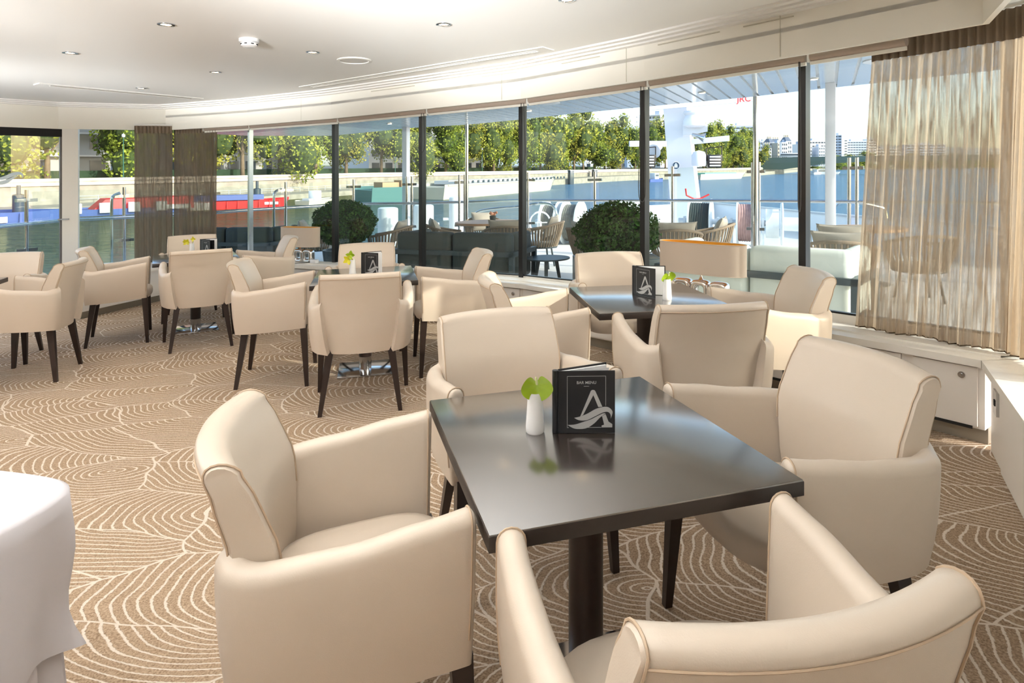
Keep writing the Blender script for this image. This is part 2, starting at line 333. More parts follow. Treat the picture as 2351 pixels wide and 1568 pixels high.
def build(name, mb, m, parent=None, ship=True, smooth=True, ang=40):
    """link the builder's faces as one object; ship things follow the deck's sheer"""
    vs = mb.v
    if ship:
        rz = parent_rot(parent); c, s_ = math.cos(rz), math.sin(rz)
        vs = [(x, y, z + sh(x*c-y*s_, x*s_+y*c)) for x, y, z in vs]
    me = bpy.data.meshes.new(name); me.from_pydata(vs, [], mb.f); me.validate()
    for x in (m if isinstance(m, list) else [m]): me.materials.append(x)
    bm = bmesh.new(); bm.from_mesh(me); bmesh.ops.recalc_face_normals(bm, faces=bm.faces); bm.to_mesh(me); bm.free()
    if smooth: me.shade_smooth(); me.set_sharp_from_angle(angle=math.radians(ang))
    o = bpy.data.objects.new(name, me); C.objects.link(o)
    if parent: o.parent = parent
    return o
def parent_rot(p):
    r = 0
    while p: r += p.rotation_euler.z; p = p.parent
    return r
def tag(o, label=None, cat=None, group=None, kind=None):
    if label: o['label'] = label
    if cat: o['category'] = cat
    if group: o['group'] = group
    if kind: o['kind'] = kind
    return o
def thing(name, label, cat, x, y, z=0, rot=0, group=None, ship=True):
    o = bpy.data.objects.new(name, None); C.objects.link(o); o.empty_display_size = .1
    o.location = (x, y, z + (sh(x, y) if ship else 0)); o.rotation_euler = (0, 0, rot)
    return tag(o, label, cat, group)
def struct(name, mb, m, ship=True, smooth=False, parent=None, ang=40):
    o = build(name, mb, m, parent, ship, smooth, ang)
    if not parent: o['kind'] = 'structure'
    return o
def lerp(a, b, t): return a+(b-a)*t
def interp(tab, x):
    if x <= tab[0][0]: return tab[0][1]
    for (a, p), (b, q) in zip(tab, tab[1:]):
        if x <= b:
            t = (x-a)/(b-a); t = t*t*(3-2*t)*.5+t*.5
            return p+(q-p)*t
    return tab[-1][1]
def spline(P, n):
    out = []; m = len(P)
    for i in range(n):
        t = i/(n-1)*(m-1); k = min(int(t), m-2); u = t-k
        p0, p1, p2, p3 = P[max(k-1,0)], P[k], P[k+1], P[min(k+2,m-1)]
        out.append(tuple(.5*(2*b+(c-a)*u+(2*a-5*b+4*c-d)*u*u+(3*b-a-3*c+d)*u**3) for a, b, c, d in zip(p0, p1, p2, p3)))
    return out
def pline(P, step):      # resample polyline -> list of (point, tangent, length)
    out = []; L = 0
    for a, b in zip(P, P[1:]):
        d = math.dist(a, b); k = max(1, round(d/step)); t = ((b[0]-a[0])/d, (b[1]-a[1])/d)
        for i in range(k): out.append(((lerp(a[0],b[0],i/k), lerp(a[1],b[1],i/k)), t, L+d*i/k))
        L += d
    out.append((P[-1], t, L)); return out
def offset(P, d):        # offset open polyline to its left by d
    out = []
    for i, p in enumerate(P):
        ns = []
        for a, b in ((i-1, i), (i, i+1)):
            if a >= 0 and b < len(P):
                q, r = P[a], P[b]; l = math.dist(q, r); ns.append((-(r[1]-q[1])/l, (r[0]-q[0])/l))
        nx = sum(n[0] for n in ns)/len(ns); ny = sum(n[1] for n in ns)/len(ns)
        k = 1/max(.35, (nx*nx+ny*ny)); out.append((p[0]+nx*k*d, p[1]+ny*k*d))
    return out
def strip(P, z0, z1, th):  # wall slab along polyline P, th to the left
    Q = offset(P, th); mb = MB()
    rows = [[(p[0],p[1],z0),(p[0],p[1],z1),(q[0],q[1],z1),(q[0],q[1],z0)] for p, q in zip(P, Q)]
    mb.grid(rows, closev=True); n = len(P)
    mb.f += [(0,1,2,3), tuple((n-1)*4+k for k in (3,2,1,0))]
    return mb

# ================================================================== ROOM SHELL
FA = [(-4.75,8.66),(-4.17,8.48),(-3.44,8.21),(-2.17,7.57),(-1.0,6.79),(.085,6.06),(1.06,5.07),(1.89,4.10),(2.26,3.63),(2.49,3.34)]   # bowed front, fascia line
LF = [(-9.0,4.72),(-6.27,7.73),(-5.87,8.17),(-4.75,8.66)]        # port side
RT = [(2.49,3.34),(1.879,2.196),(-.56,-2.38)]                     # starboard side
GF = offset(FA, .3)
GL = offset(LF, .08)
GR = [(2.91,3.38),(2.34,2.31),(-.25,-2.55)]
GZ = [(2.73,3.53)]
def facets(P, step=.35):
    return [p for p, t, l in pline(P, step)]
mb = MB(); poly = [(-9.0,-2.6),(-.25,-2.6)]+GR[::-1]+GF[::-1]+GL[::-1][1:]
mb.prism(poly, -.08, 0)
struct('floor', mb, CARPET)
mb = MB(); mb.prism(poly, 2.58, 2.72); struct('ceiling', mb, CEIL)
struct('wall_back', MB().box(-9.0,-.2,-2.72,-2.6,0,2.7), REARBROWN)
struct('wall_left', MB().box(-9.12,-9.0,-2.7,4.8,0,2.7), REARBROWN)
mb = strip(GR[1:], 0, 2.6, .1); struct('wall_right', mb, WHITEP)
# fascia boards over the windows, with panel joints, slot diffusers and a stepped cornice
JOINT = mat('joint_shadow', srgb(196, 190, 174), .7)
fas = tag(build('trim_1', strip(LF[1:]+FA[1:]+RT[1:2], 2.25, 2.58, .03), CREAMP, smooth=False), kind='structure')
mb = MB()
for P in (LF[1:], FA, RT[:2]):
    pass
seams = [(-3.75,8.33),(-2.6,7.79),(-.1,6.18),(.94,5.19),(1.79,4.215)]
for i, (x, y) in enumerate(seams):
    a = 0
    for p, q in zip(FA, FA[1:]):
        if min(p[0],q[0]) <= x <= max(p[0],q[0]): a = math.atan2(q[1]-p[1], q[0]-p[0])
    m2 = MB(); d = Vector((math.cos(a), math.sin(a), 0)); n = Vector((d.y, -d.x, 0)); c = Vector((x, y, 0))
    m2.beam(c+n*.0015-d*.002+Vector((0,0,2.41)), c+n*.0015+d*.002+Vector((0,0,2.41)), .004, .30)
    build('panel_joint', m2, JOINT, fas, smooth=False)
for k, (a, b) in enumerate((((-1.6,7.19),(-1.05,6.823)),((-.3,6.32),(.05,6.083)),((.45,5.69),(.75,5.385)),((1.15,4.965),(1.5,4.556)),((1.62,4.415),(1.85,4.147)))):
    a = Vector((a[0],a[1],2.512)); b = Vector((b[0],b[1],2.512)); d = (b-a).normalized(); n = Vector((d.y,-d.x,0))*.004
    build('slot_diffuser', MB().beam(a+n, b+n, .008, .008), JOINT, fas, smooth=False)
cor = bpy.data.objects.new('trim_2', None); C.objects.link(cor); cor['kind'] = 'structure'
CP = LF+FA[1:]+RT[1:]
for k, (w, z) in enumerate(((.06,2.535),(.12,2.55),(.18,2.565))):
    build('cornice_step', strip(offset(CP, -w), z, 2.582, w), CEIL, cor, smooth=False)
struct('trim_3', strip(FA+RT[1:], 2.42, 2.45, .42), WHITEP)          # soffit above the curtain track
# front glazing: black posts and panes
posts = [(-4.298,8.834),(-3.549,8.57),(-2.218,7.93),(-1.015,7.16),(.108,6.406),(1.138,5.418),(2.034,4.393),(2.73,3.53)]
def zsill(x): return lerp(.465, .56, min(1, max(0, (x+2.2)/4.6)))
pane_line = [[GF[0], posts[0]]]
for i in range(len(posts)):
    x, y = posts[i]
    if i in (0, 7): continue
    w = .03 if i == 1 else .05
    a = math.atan2(posts[i+1][1]-posts[i-1][1], posts[i+1][0]-posts[i-1][0])
    d = Vector((math.cos(a), math.sin(a), 0)); c = Vector((x, y, (2.44+.44)/2))
    struct('trim_%d' % (10+i), MB().beam(c-d*w/2, c+d*w/2, .07, 2.0), STEEL if i == 1 else BLACK)
line = [(-4.66,8.95)]+posts
for i, (a, b) in enumerate(zip(line, line[1:])):
    mb = MB(); z0, z1 = zsill(a[0]), zsill(b[0])
    d = Vector((b[0]-a[0], b[1]-a[1], 0)).normalized(); n = Vector((-d.y, d.x, 0))*.004
    A, B = Vector((*a, 0)), Vector((*b, 0))
    q = [A-n+Vector((0,0,z0)), B-n+Vector((0,0,z1)), B-n+Vector((0,0,2.44)), A-n+Vector((0,0,2.44))]
    r = [A+n+Vector((0,0,z0)), B+n+Vector((0,0,z1)), B+n+Vector((0,0,2.44)), A+n+Vector((0,0,2.44))]
    mb.add(q+r, [(3,2,1,0),(4,5,6,7),(0,1,5,4),(1,2,6,5),(2,3,7,6),(3,0,4,7)])
    struct('window_%d' % (i+1), mb, GLASS)
    # white sill upstand and black gasket under the pane
    m3 = MB(); n2 = n/.004
    for (za, zb, off, th) in ((.44, -.012, -.02, .05),):
        vs = []
        for P_, z_ in ((A, z0), (B, z1)):
            vs += [P_+n2*(off)+Vector((0,0,za)), P_+n2*(off+th)+Vector((0,0,za)), P_+n2*(off+th)+Vector((0,0,z_+zb)), P_+n2*(off)+Vector((0,0,z_+zb))]
        m3.add(vs, [(0,1,2,3),(7,6,5,4),(0,4,5,1),(1,5,6,2),(2,6,7,3),(3,7,4,0)])
    sl_ = struct('trim_%d' % (30+i), m3, BENCHW)
    build('gasket', MB().beam(A+Vector((0,0,z0-.006)), B+Vector((0,0,z1-.006)), .03, .012), BLACK, sl_, smooth=False)
# port glazing: door, post, fixed pane
d1 = (-5.85,8.25); d0 = (-6.72,7.29)
def slab(a, b, z0, z1, th):
    c = Vector((a[0],a[1],(z0+z1)/2)); e = Vector((b[0],b[1],(z0+z1)/2)); return MB().beam(c, e, th, z1-z0)
struct('trim_40', slab((-5.86,8.24),(-5.70,8.31),0,2.3,.09), WHITEP)                       # white post between door and window
struct('window_20', slab((-5.70,8.31),(-4.66,8.77),.47,2.44,.01), GLASS)
struct('trim_41', slab((-5.70,8.31),(-4.66,8.77),.40,.47,.07), BENCHW)
door = bpy.data.objects.new('door_1', None); C.objects.link(door); door['kind'] = 'structure'
dv = Vector((d0[0]-d1[0], d0[1]-d1[1], 0)); dl = dv.length; dv.normalize()
def dp(t): return (d1[0]+dv.x*t, d1[1]+dv.y*t)
build('door_stile', slab(dp(0), dp(.05), 0, 2.2, .05), GREYTR, door, smooth=False)
build('door_stile', slab(dp(dl-.08), dp(dl), 0, 2.2, .05), GREYTR, door, smooth=False)
build('top_rail', slab(dp(0), dp(dl), 2.15, 2.26, .07), DARKHOLE, door, smooth=False)
build('bottom_rail', slab(dp(.05), dp(dl-.08), 0, .1, .05), GREYTR, door, smooth=False)
build('pane', slab(dp(.05), dp(dl-.08), .1, 2.17, .01), GLASS, door, smooth=False)
hp = Vector((*dp(-.03), 1.08)); nn = Vector((-dv.y, dv.x, 0))
if nn.y > 0: nn = -nn
h = build('door_plate', MB().beam(hp+nn*.05+Vector((0,0,-.02))-dv*.022, hp+nn*.05+Vector((0,0,-.02))+dv*.022, .012, .26), STEEL, door, smooth=False)
build('lever_handle', MB().tube([hp+nn*.05, hp+nn*.1, hp+nn*.1+dv*.12], .01), STEEL, door)
sw = MB(); cx = Vector((*dp(.58), 1.62))
def swoosh(mb, o, ex, ez, s, off=Vector((0,0,0))):
    """two wave strokes drawn in the plane ex/ez, unit size s"""
    def stroke(up, lo):
        k = len(up); vs = [o+off+ex*(x*s)+ez*(z*s) for x, z in up]+[o+off+ex*(x*s)+ez*(z*s) for x, z in lo]
        mb.add(vs, [(i, i+1, k+i+1, k+i) for i in range(k-1)])
    up = spline([(-.42,.0),(-.28,.03),(-.1,.1),(.1,.21),(.3,.26),(.42,.24),(.5,.15),(.49,.06),(.455,-.03)], 28)
    lo = spline([(-.42,.0),(-.3,-.06),(-.12,-.06),(.06,.02),(.24,.11),(.36,.14),(.43,.11),(.46,.04),(.455,-.03)], 28)
    stroke(up, lo)
    up = spline([(-.58,-.17),(-.4,-.16),(-.2,-.1),(-.02,-.04),(.14,.04),(.27,.1),(.34,.105)], 22)
    lo = spline([(-.58,-.17),(-.44,-.25),(-.3,-.27),(-.12,-.25),(.06,-.14),(.2,.0),(.34,.105)], 22)
    stroke(up, lo)
swoosh(sw, cx+nn*.008, -dv, Vector((0,0,1)), .3)
build('wave_decal', sw, FILM, door, smooth=False)
# starboard pane beside the corner (lets the sun in), then solid wall
struct('window_21', slab((2.91,3.38),(2.34,2.31),.5,2.42,.01), GLASS)
struct('trim_42', slab((2.93,3.40),(2.36,2.33),.42,.5,.06), BENCHW)
struct('trim_43', slab((2.73,3.53),(2.92,3.38),.42,2.44,.06), WHITEP)

# ------------------------------------------------------------------ window benches
bench = thing('window_bench', 'long white lacquered bench with cupboard doors following the bowed windows', 'bench', 0, 0)
BF = FA[1:]
tp = MB(); q0 = offset(BF, -.02); q1 = offset(BF, .3); q1[-1] = (2.92,3.36); q0[-1] = (2.47,3.325)
tp.grid([[(a[0],a[1],.435),(a[0],a[1],.475),(b[0],b[1],.475),(b[0],b[1],.435)] for a, b in zip(q0, q1)], closev=True)
build('bench_top', tp, BENCHW, bench, smooth=False)
s0 = offset(BF, .09)
st = MB(); s0[-1] = (2.60,3.36); q2 = list(q1); q2[-1] = (2.86,3.36)
st.grid([[(a[0],a[1],.475),(a[0],a[1],.487),(b[0],b[1],.487),(b[0],b[1],.475)] for a, b in zip(s0, q2)], closev=True)
build('raised_strip', st, BENCHW, bench, smooth=False)
build('carcass', strip(offset(BF, .035), .09, .435, .2), BENCHF, bench, smooth=False)
build('toe_kick', strip(offset(BF, .09), 0, .09, .1), TOEK, bench, smooth=False)
for (a, b), knob in zip(zip(BF, BF[1:]), [0]*20):
    L_ = math.dist(a, b); k = max(1, round(L_/.72))
    for i in range(k):
        t0, t1 = i/k+.03/L_, (i+1)/k-.03/L_
        A = Vector((lerp(a[0],b[0],t0), lerp(a[1],b[1],t0), 0)); B = Vector((lerp(a[0],b[0],t1), lerp(a[1],b[1],t1), 0))
        d = (B-A).normalized(); n = Vector((-d.y, d.x, 0))
        dr = build('door_panel', MB().beam(A+n*.027+Vector((0,0,.262)), B+n*.027+Vector((0,0,.262)), .018, .315), BENCHF, bench, smooth=False)
        c = B+n*.018-d*.07+Vector((0,0,.37))
        build('lock_knob', MB().tube([c, c-n*.008], .017, 14), CHROME, dr)
        build('lock_core', MB().tube([c-n*.008, c-n*.012], .008, 10), STEEL, dr)
        build('vent_slot', MB().beam(B+n*.015-d*.02+Vector((0,0,.098)), B+n*.015-d*.22+Vector((0,0,.098)), .004, .016), DARKHOLE, dr, smooth=False)
benchr = thing('window_bench', 'white bench with wall socket running along the right wall', 'bench', 0, 0)
RB = [(2.49,3.34),(-.3,-1.89)]
rt0, rt1 = offset(RB, -.02), offset(RB, .38); rt0[0] = (2.47,3.322); rt1[0] = (2.93,3.35)
tp = MB().grid([[(a[0],a[1],.435),(a[0],a[1],.475),(b[0],b[1],.475),(b[0],b[1],.435)] for a, b in zip(rt0, rt1)], closev=True); tp.f += [(0,1,2,3),(7,6,5,4)]
build('bench_top', tp, BENCHW, benchr, smooth=False)
build('carcass', strip(offset(RB, .035), .0, .435, .2), BENCHF, benchr, smooth=False)
dR = Vector((RB[1][0]-RB[0][0], RB[1][1]-RB[0][1], 0)).normalized(); nR = Vector((-dR.y, dR.x, 0))
for i in range(6):
    A = Vector((2.49,3.34,0))+dR*(.34+i*.62); B = A+dR*.58
    build('door_panel', MB().beam(A+nR*.027+Vector((0,0,.225)), B+nR*.027+Vector((0,0,.225)), .018, .41), BENCHF, benchr, smooth=False)
pc = Vector((2.49,3.34,.305))+dR*.17+nR*.03
sk = build('wall_socket', MB().beam(pc-dR*.04, pc+dR*.04, .016, .12), STEEL, benchr, smooth=False)
build('socket_hole', MB().beam(pc-dR*.012-nR*.009, pc+dR*.012-nR*.009, .004, .03), DARKHOLE, sk, smooth=False)
# port cabinet
cab = thing('radiator_cabinet', 'low grey fronted cabinet with white top under the left window', 'cabinet', 0, 0)
cp = [(-4.83,7.09),(-4.5,8.18),(-4.72,8.66),(-5.66,8.24),(-5.35,7.19)]
build('cabinet_top', MB().prism([(-4.80,7.06),(-4.46,8.18),(-4.70,8.70),(-5.68,8.27),(-5.37,7.14)], .41, .45), BENCHW, cab, smooth=False)
build('carcass', MB().prism(cp, .085, .41), BENCHF, cab, smooth=False)
build('plinth', MB().prism([(-4.87,7.13),(-4.56,8.16),(-4.75,8.6),(-5.6,8.2),(-5.3,7.23)], 0, .085), TOEK, cab, smooth=False)
st_ = MB(); st_.beam((-4.90,7.095,.30), (-4.86,7.088,.30), .01, .03); build('green_sticker', st_, GREENST, cab, smooth=False)
dev = thing('window_catch', 'curved blue grey bracket standing on the left window sill', 'bracket', -5.13, 7.75, .45)
build('arm', MB().grid([[(x, -.03, z), (x, .03, z), (x+.016, .03, z+.003), (x+.016, -.03, z+.003)] for x, z in spline([(0,.01),(.02,.08),(.015,.15),(-.03,.2),(-.09,.215)], 14)], closev=True), GREYBLUE, dev)
build('foot', MB().rbox(-.06,.1,-.06,.06,0,.022,.008), GREYBLUE, dev)

# ------------------------------------------------------------------ roller blinds, cords
PL = offset(FA, .13)
names = ['next to the corner curtain', 'over the second pane from the corner', 'over the window behind the small shrub', 'above the dark sofa', 'above the second shrub', 'above the oval lamp by the right curtain', 'beside the right curtain']
bl = [(-4.2,8.62),(-3.47,8.37),(-2.12,7.73),(-.93,6.97),(.16,6.22),(1.13,5.22),(1.98,4.22),(2.36,3.75)]
cordl = {2: .40, 3: .58, 4: .93, 5: .98}
for i, (a, b) in enumerate(zip(bl, bl[1:])):
    t = thing('roller_blind', 'rolled up beige blind %s' % names[i], 'blind', a[0], a[1], 2.2, 0, 'rolled blinds along the windows')
    A = Vector((.0,0,0)); B = Vector((b[0]-a[0], b[1]-a[1], 0)); d = B.normalized(); A += d*.015; B -= d*.015
    up = Vector((0,0,1))
    build('fabric_roll', MB().tube([A+up*.055, B+up*.055], .032, 12), BLIND, t)
    build('bottom_bar', MB().beam(A+up*.012, B+up*.012, .02, .022), CREAMP, t, smooth=False)
    build('bracket', MB().beam(A-d*.006+up*.06, A+d*.004+up*.06, .08, .09), WHITEP, t, smooth=False)
    if i in cordl:
        l = cordl.get(i, .55); w = .028 if i < 5 else .008
        pts = [(w*.6,0,.03),(w,0,-l*.5),(w*1.1,0,-l+.1),(w*.6,0,-l+.015),(0,0,-l),(-w*.6,0,-l+.02),(-w,0,-l+.12),(-w*.7,0,-l*.5),(-w*.3,0,.03)]
        build('pull_cord', MB().tube([B-d*.06+Vector((p[0],p[1]-.03,p[2])) for p in spline(pts, 26)], .0032, 5), CORD, t)

# ------------------------------------------------------------------ curtains
def curtain(name, label, P, ztop, zbot, m, folds, amp, seed, flare=.0, hd=.1):
    rr = random.Random(seed); pts = pline(P, .006); L = pts[-1][2]
    t = thing(name, label, 'curtain', P[0][0], P[0][1], zbot, 0)
    ph = [rr.uniform(0, 6.28) for _ in range(4)]
    def off(l, z):
        k = l/L*folds*2*PI; s = min(1, .35+.65*(1-z))
        f = math.sin(k+ph[0]+.7*math.sin(k*.37+ph[1])+.5*z*math.sin(k*.21+ph[2]))
        return amp*s*(f+.35*math.sin(2.1*k+ph[3]+z))
    rows = []
    zs = [0, .03, .12, .25, .4, .55, .7, .85, .95, 1]
    for z in zs:
        row = []
        for p, tg, l in pts:
            o = off(l, z); n = (-tg[1], tg[0]); fl = flare*(1-z); tk = -.09*(1-z)*(1-l/L)*(1 if flare else 0)
            row.append((p[0]+n[0]*(o-fl)+tg[0]*tk-P[0][0], p[1]+n[1]*(o-fl)+tg[1]*tk-P[0][1], (ztop-hd-zbot)*z+(.006*math.sin(l*21) if z == 0 else 0)))
        rows.append(row)
    build('sheer_panel', MB().grid(rows), m, t, ang=80)
    hb = []
    for z in (ztop-hd, ztop-hd+.01, ztop-.01, ztop):
        hb.append([(p[0]-tg[1]*(.014*math.sin(l*2*PI/.045)+.004)-P[0][0], p[1]+tg[0]*(.014*math.sin(l*2*PI/.045)+.004)-P[0][1], z-zbot) for p, tg, l in pts])
    build('pleated_heading', MB().grid(hb), HEADB, t, ang=80)
    hm = [(q[0], q[1], q[2]+.004) for q in rows[0][::3]]
    build('bottom_hem', MB().tube(hm, .004, 5), SHEERD, t)
    build('curtain_track', MB().tube([(p[0]-P[0][0], p[1]-P[0][1], ztop-zbot+.015) for p in P], .012, 6), WHITEP, t)
    return t
curtain('sheer_curtain', 'taupe sheer curtain gathered at the right corner over the white bench', [(2.27,3.99),(2.44,3.78),(2.60,3.52),(2.70,3.36),(2.67,3.16),(2.52,2.90)], 2.345, .492, SHEER, 24, .02, 3, .03, .17)
curtain('sheer_curtain', 'dark taupe curtain in the far corner on the bow window side', [(-4.66,8.70),(-4.2,8.62),(-3.98,8.54)], 2.3, .49, SHEERD, 7, .022, 5)
curtain('sheer_curtain', 'narrow sheer curtain in the far corner on the door side', [(-5.06,8.46),(-4.64,8.63)], 2.3, .46, SHEERD, 5, .022, 8)

# ------------------------------------------------------------------ ceiling fittings
for i, (x, y) in enumerate([(-2.35,4.29),(-.48,4.44),(-3.59,5.13),(-1.67,5.29),(-2.88,6.13),(-4.13,7.03),(.34,3.89),(-4.3,3.3),(-1.0,2.0),(-3.0,2.4),(-5.6,4.4),(-6.4,1.2)]):
    lab = ['large ceiling spotlight left of the smoke detector', 'ceiling spotlight alone above the middle table', 'ceiling spotlight at the far left above the slot vent', 'ceiling spotlight just left of the round speaker', 'ceiling spotlight second from the corner', 'ceiling spotlight nearest the far corner', 'ceiling spotlight cut by the top edge of the picture'][i] if i < 7 else 'ceiling spotlight above the seats out of view'
    l = bpy.data.lights.new('spot', 'SPOT'); l.energy = 13; l.color = (1, .80, .58); l.spot_size = 1.9; l.spot_blend = .9; l.shadow_soft_size = .05
    lo = bpy.data.objects.new('spot', l); C.objects.link(lo); lo.location = (x, y, 2.55+sh(x, y))
    if i > 6: continue                                   # fittings out of view: only their light
    t = thing('ceiling_spotlight', lab, 'light', x, y, 2.58, 0, 'ceiling spotlights')
    build('trim_ring', MB().lathe([(.055,-.001),(.055,-.006),(.038,-.008),(.034,.0)], n=24, cap=False), CHROME, t)
    build('lens', MB().lathe([(.0005,-.003),(.034,-.003)], n=20, cap=False), LAMPON, t)
t = thing('smoke_detector', 'white smoke detector on the ceiling', 'detector', -1.99, 4.78, 2.58)
build('base', MB().lathe([(.072,0),(.072,-.022),(.066,-.026)], n=28), PORC, t)
build('chamber', MB().lathe([(.05,-.026),(.062,-.032),(.058,-.052),(.04,-.062),(.002,-.064)], n=28), PORC, t)
for k in range(8):
    a = k*PI/4
    build('slot', MB().beam((math.cos(a)*.056, math.sin(a)*.056, -.042), (math.cos(a)*.062, math.sin(a)*.062, -.042), .02, .008), DARKHOLE, t, smooth=False)
t = thing('ceiling_speaker', 'round flush white speaker in the ceiling', 'speaker', -1.42, 5.68, 2.58)
build('rim', MB().lathe([(.15,0),(.15,-.008),(.13,-.012),(.125,0)], n=36, cap=False), WHITEP, t)
build('grille', MB().lathe([(.001,-.006),(.126,-.006)], n=36, cap=False), mat('speaker_grille', srgb(206, 204, 198), .7, bump=.5, bscale=900), t)
def slot(name, lab, a, b, w, inner):
    t = thing(name, lab, 'vent', a[0], a[1], 2.58)
    B = Vector((b[0]-a[0], b[1]-a[1], 0)); d = B.normalized(); z = Vector((0,0,-.004))
    build('frame', MB().beam(z, B+z, w, .008), WHITEP, t, smooth=False)
    build('slot_recess', MB().beam(d*.12+z*2.2, B-d*.12+z*2.2, w*.3, .004), inner, t, smooth=False)
    build('blade', MB().beam(d*.12+z*2.6+Vector((-d.y,d.x,0))*w*.06, B-d*.12+z*2.6+Vector((-d.y,d.x,0))*w*.06, w*.05, .01), WHITEP, t, smooth=False)
slot('air_vent', 'long linear air vent in the ceiling parallel to the left wall', (-4.97,6.6), (-3.95,8.0), .17, mat('vent_shadow', srgb(150, 142, 130), .7))
slot('air_vent', 'long linear air vent in the ceiling along the bow windows', (-2.36,7.22), (.31,5.33), .18, mat('vent_steel', srgb(214, 212, 208), .3))

# ================================================================== CHAIRS AND TABLES
def arm_mb(sx):
    n = 26
    top = spline([(.248,-.285),(.302,-.25),(.333,-.15),(.344,.0),(.345,.13),(.338,.235)], n)
    bot = spline([(.203,-.264),(.268,-.246),(.312,-.155),(.325,0),(.326,.13),(.324,.226)], n)
    zt = [(0,.730),(.12,.712),(.3,.705),(.55,.722),(.8,.748),(1,.762)]
    zb = [(0,.385),(.15,.395),(.3,.402),(1,.428)]
    th = [(0,.082),(.25,.07),(1,.058)]
    rows = []
    for i in range(n):
        u = i/(n-1); t = top[i]; b = bot[i]; a = top[max(0,i-1)]; c = top[min(n-1,i+1)]
        d = Vector((c[0]-a[0], c[1]-a[1])).normalized(); nx, ny = d.y, -d.x      # outward
        if nx < 0: nx, ny = -nx, -ny
        z1, z0, w = interp(zt,u), interp(zb,u), interp(th,u)
        r = w/2; zr = z1-r; row = []
        for k in range(6):
            s = k/5; x = lerp(b[0],t[0],s**.8); y = lerp(b[1],t[1],s**.8); bul = .006*math.sin(PI*s)
            row.append((x+nx*bul, y+ny*bul, lerp(z0, zr, s)))
        for k in range(1,8):
            an = PI*k/8; row.append((t[0]-nx*r*(1-math.cos(an)), t[1]-ny*r*(1-math.cos(an)), zr+r*math.sin(an)))
        for k in range(4):
            s = k/3; row.append((lerp(t[0],lerp(t[0],b[0],.55),s)-nx*w*(1+.12*s), lerp(t[1],b[1],s*.6)-ny*w*(1+.12*s), lerp(zr, z0+.02, s)))
        rows.append(row)
    # rounded front end, three shrinking rings
    def shrink(row, f, dy):
        cx = sum(p[0] for p in row)/len(row)
        return [(cx+(p[0]-cx)*(1-f), p[1]+dy, p[2]-(f*.035 if p[2] > .7 else 0)) for p in row]
    rows += [shrink(rows[-1], .10, .008), shrink(rows[-1], .3, .0125), shrink(rows[-1], .6, .014)]
    rows = [[(p[0]*sx, p[1], p[2]) for p in r] for r in rows]
    mb = MB().grid(rows, closev=True); m = len(rows[0]); k = (len(rows)-1)*m
    mb.f += [tuple(range(m)), tuple(range(k, k+m))]
    return mb
def arm_pipe(sx):
    a = arm_mb(sx); m = 17; k = 25*m        # ring of the front edge of the arm
    ring = [Vector(v) for v in a.v[k:k+m]]; c = sum(ring, Vector())/m
    pts = [p+Vector(((p.x-c.x)*.02, .002, .0012)) for p in ring]
    return MB().tube(pts[1:], .0026, 5)
BW = [(.385,.205),(.55,.236),(.70,.252),(.80,.251),(.87,.248),(.905,.244)]
BY = [(.385,-.262),(.6,-.288),(.72,-.307),(.82,-.336),(.905,-.366)]
BT = [(.385,.06),(.55,.088),(.70,.102),(.80,.092),(.87,.078),(.905,.066)]
def back_row(s, n=15):
    row = []; zt = .905-.004*abs(s)**3
    zs = [lerp(.385, zt-.03, k/(n-1)) for k in range(n)]
    cv = lambda z: .05*s*s*(1 if z < .9 else 1)
    for z in zs: row.append((s*interp(BW,z), interp(BY,z)+cv(z), z))
    t = interp(BT,zt-.03); y0 = interp(BY,zt-.03)
    for k in range(1,8):
        a = PI*k/8; row.append((s*interp(BW,zt), y0+cv(zt)+t/2*(1-math.cos(a))-.012*math.sin(a), zt-.03+.03*math.sin(a)))
    for z in zs[::-1]: row.append((s*interp(BW,z)*.995, interp(BY,z)+cv(z)*.9+interp(BT,z), z))
    return row
def back_mb():
    S = [-1+2*i/20 for i in range(21)]; rows = [back_row(s) for s in S]
    def cap(row, f, dx):
        k = len(row); out = []
        for i, p in enumerate(row):
            q = row[k-1-i]; cy = (p[1]+q[1])/2
            out.append((p[0]+dx, cy+(p[1]-cy)*(1-f), p[2]-(f*.03 if p[2] > .86 else 0)))
        return out
    rows = [cap(rows[0], .16, -.009)]+rows+[cap(rows[-1], .16, .009)]
    mb = MB().grid(rows, closev=True); m = len(rows[0])
    for k in (0, (len(rows)-1)*m):
        for i in range(m//2-1): mb.f.append((k+i, k+i+1, k+m-2-i, k+m-1-i))
        if m % 2: mb.f.append((k+m//2-1, k+m//2, k+m//2+1))
    return mb
def back_pipe():
    mb = MB()
    for s in (-1, 1):
        r = back_row(s)
        i0 = next(i for i, p in enumerate(r) if p[2] > .40)
        pts = [Vector(p)+Vector((.001*s, -.0015, 0)) for p in r[i0:15]]
        top = [Vector(p)+Vector((.002*s, 0, .001)) for p in r[15:22]]
        inn = [Vector(p)+Vector((.001*s, .0015, 0)) for p in r[22:30]]
        mb.tube(pts+top+inn, .0026, 5)
    ln = [Vector(back_row(-1+2*i/16)[14])+Vector((0,-.0015,0)) for i in range(17)]
    mb.tube(ln, .0022, 5); return mb
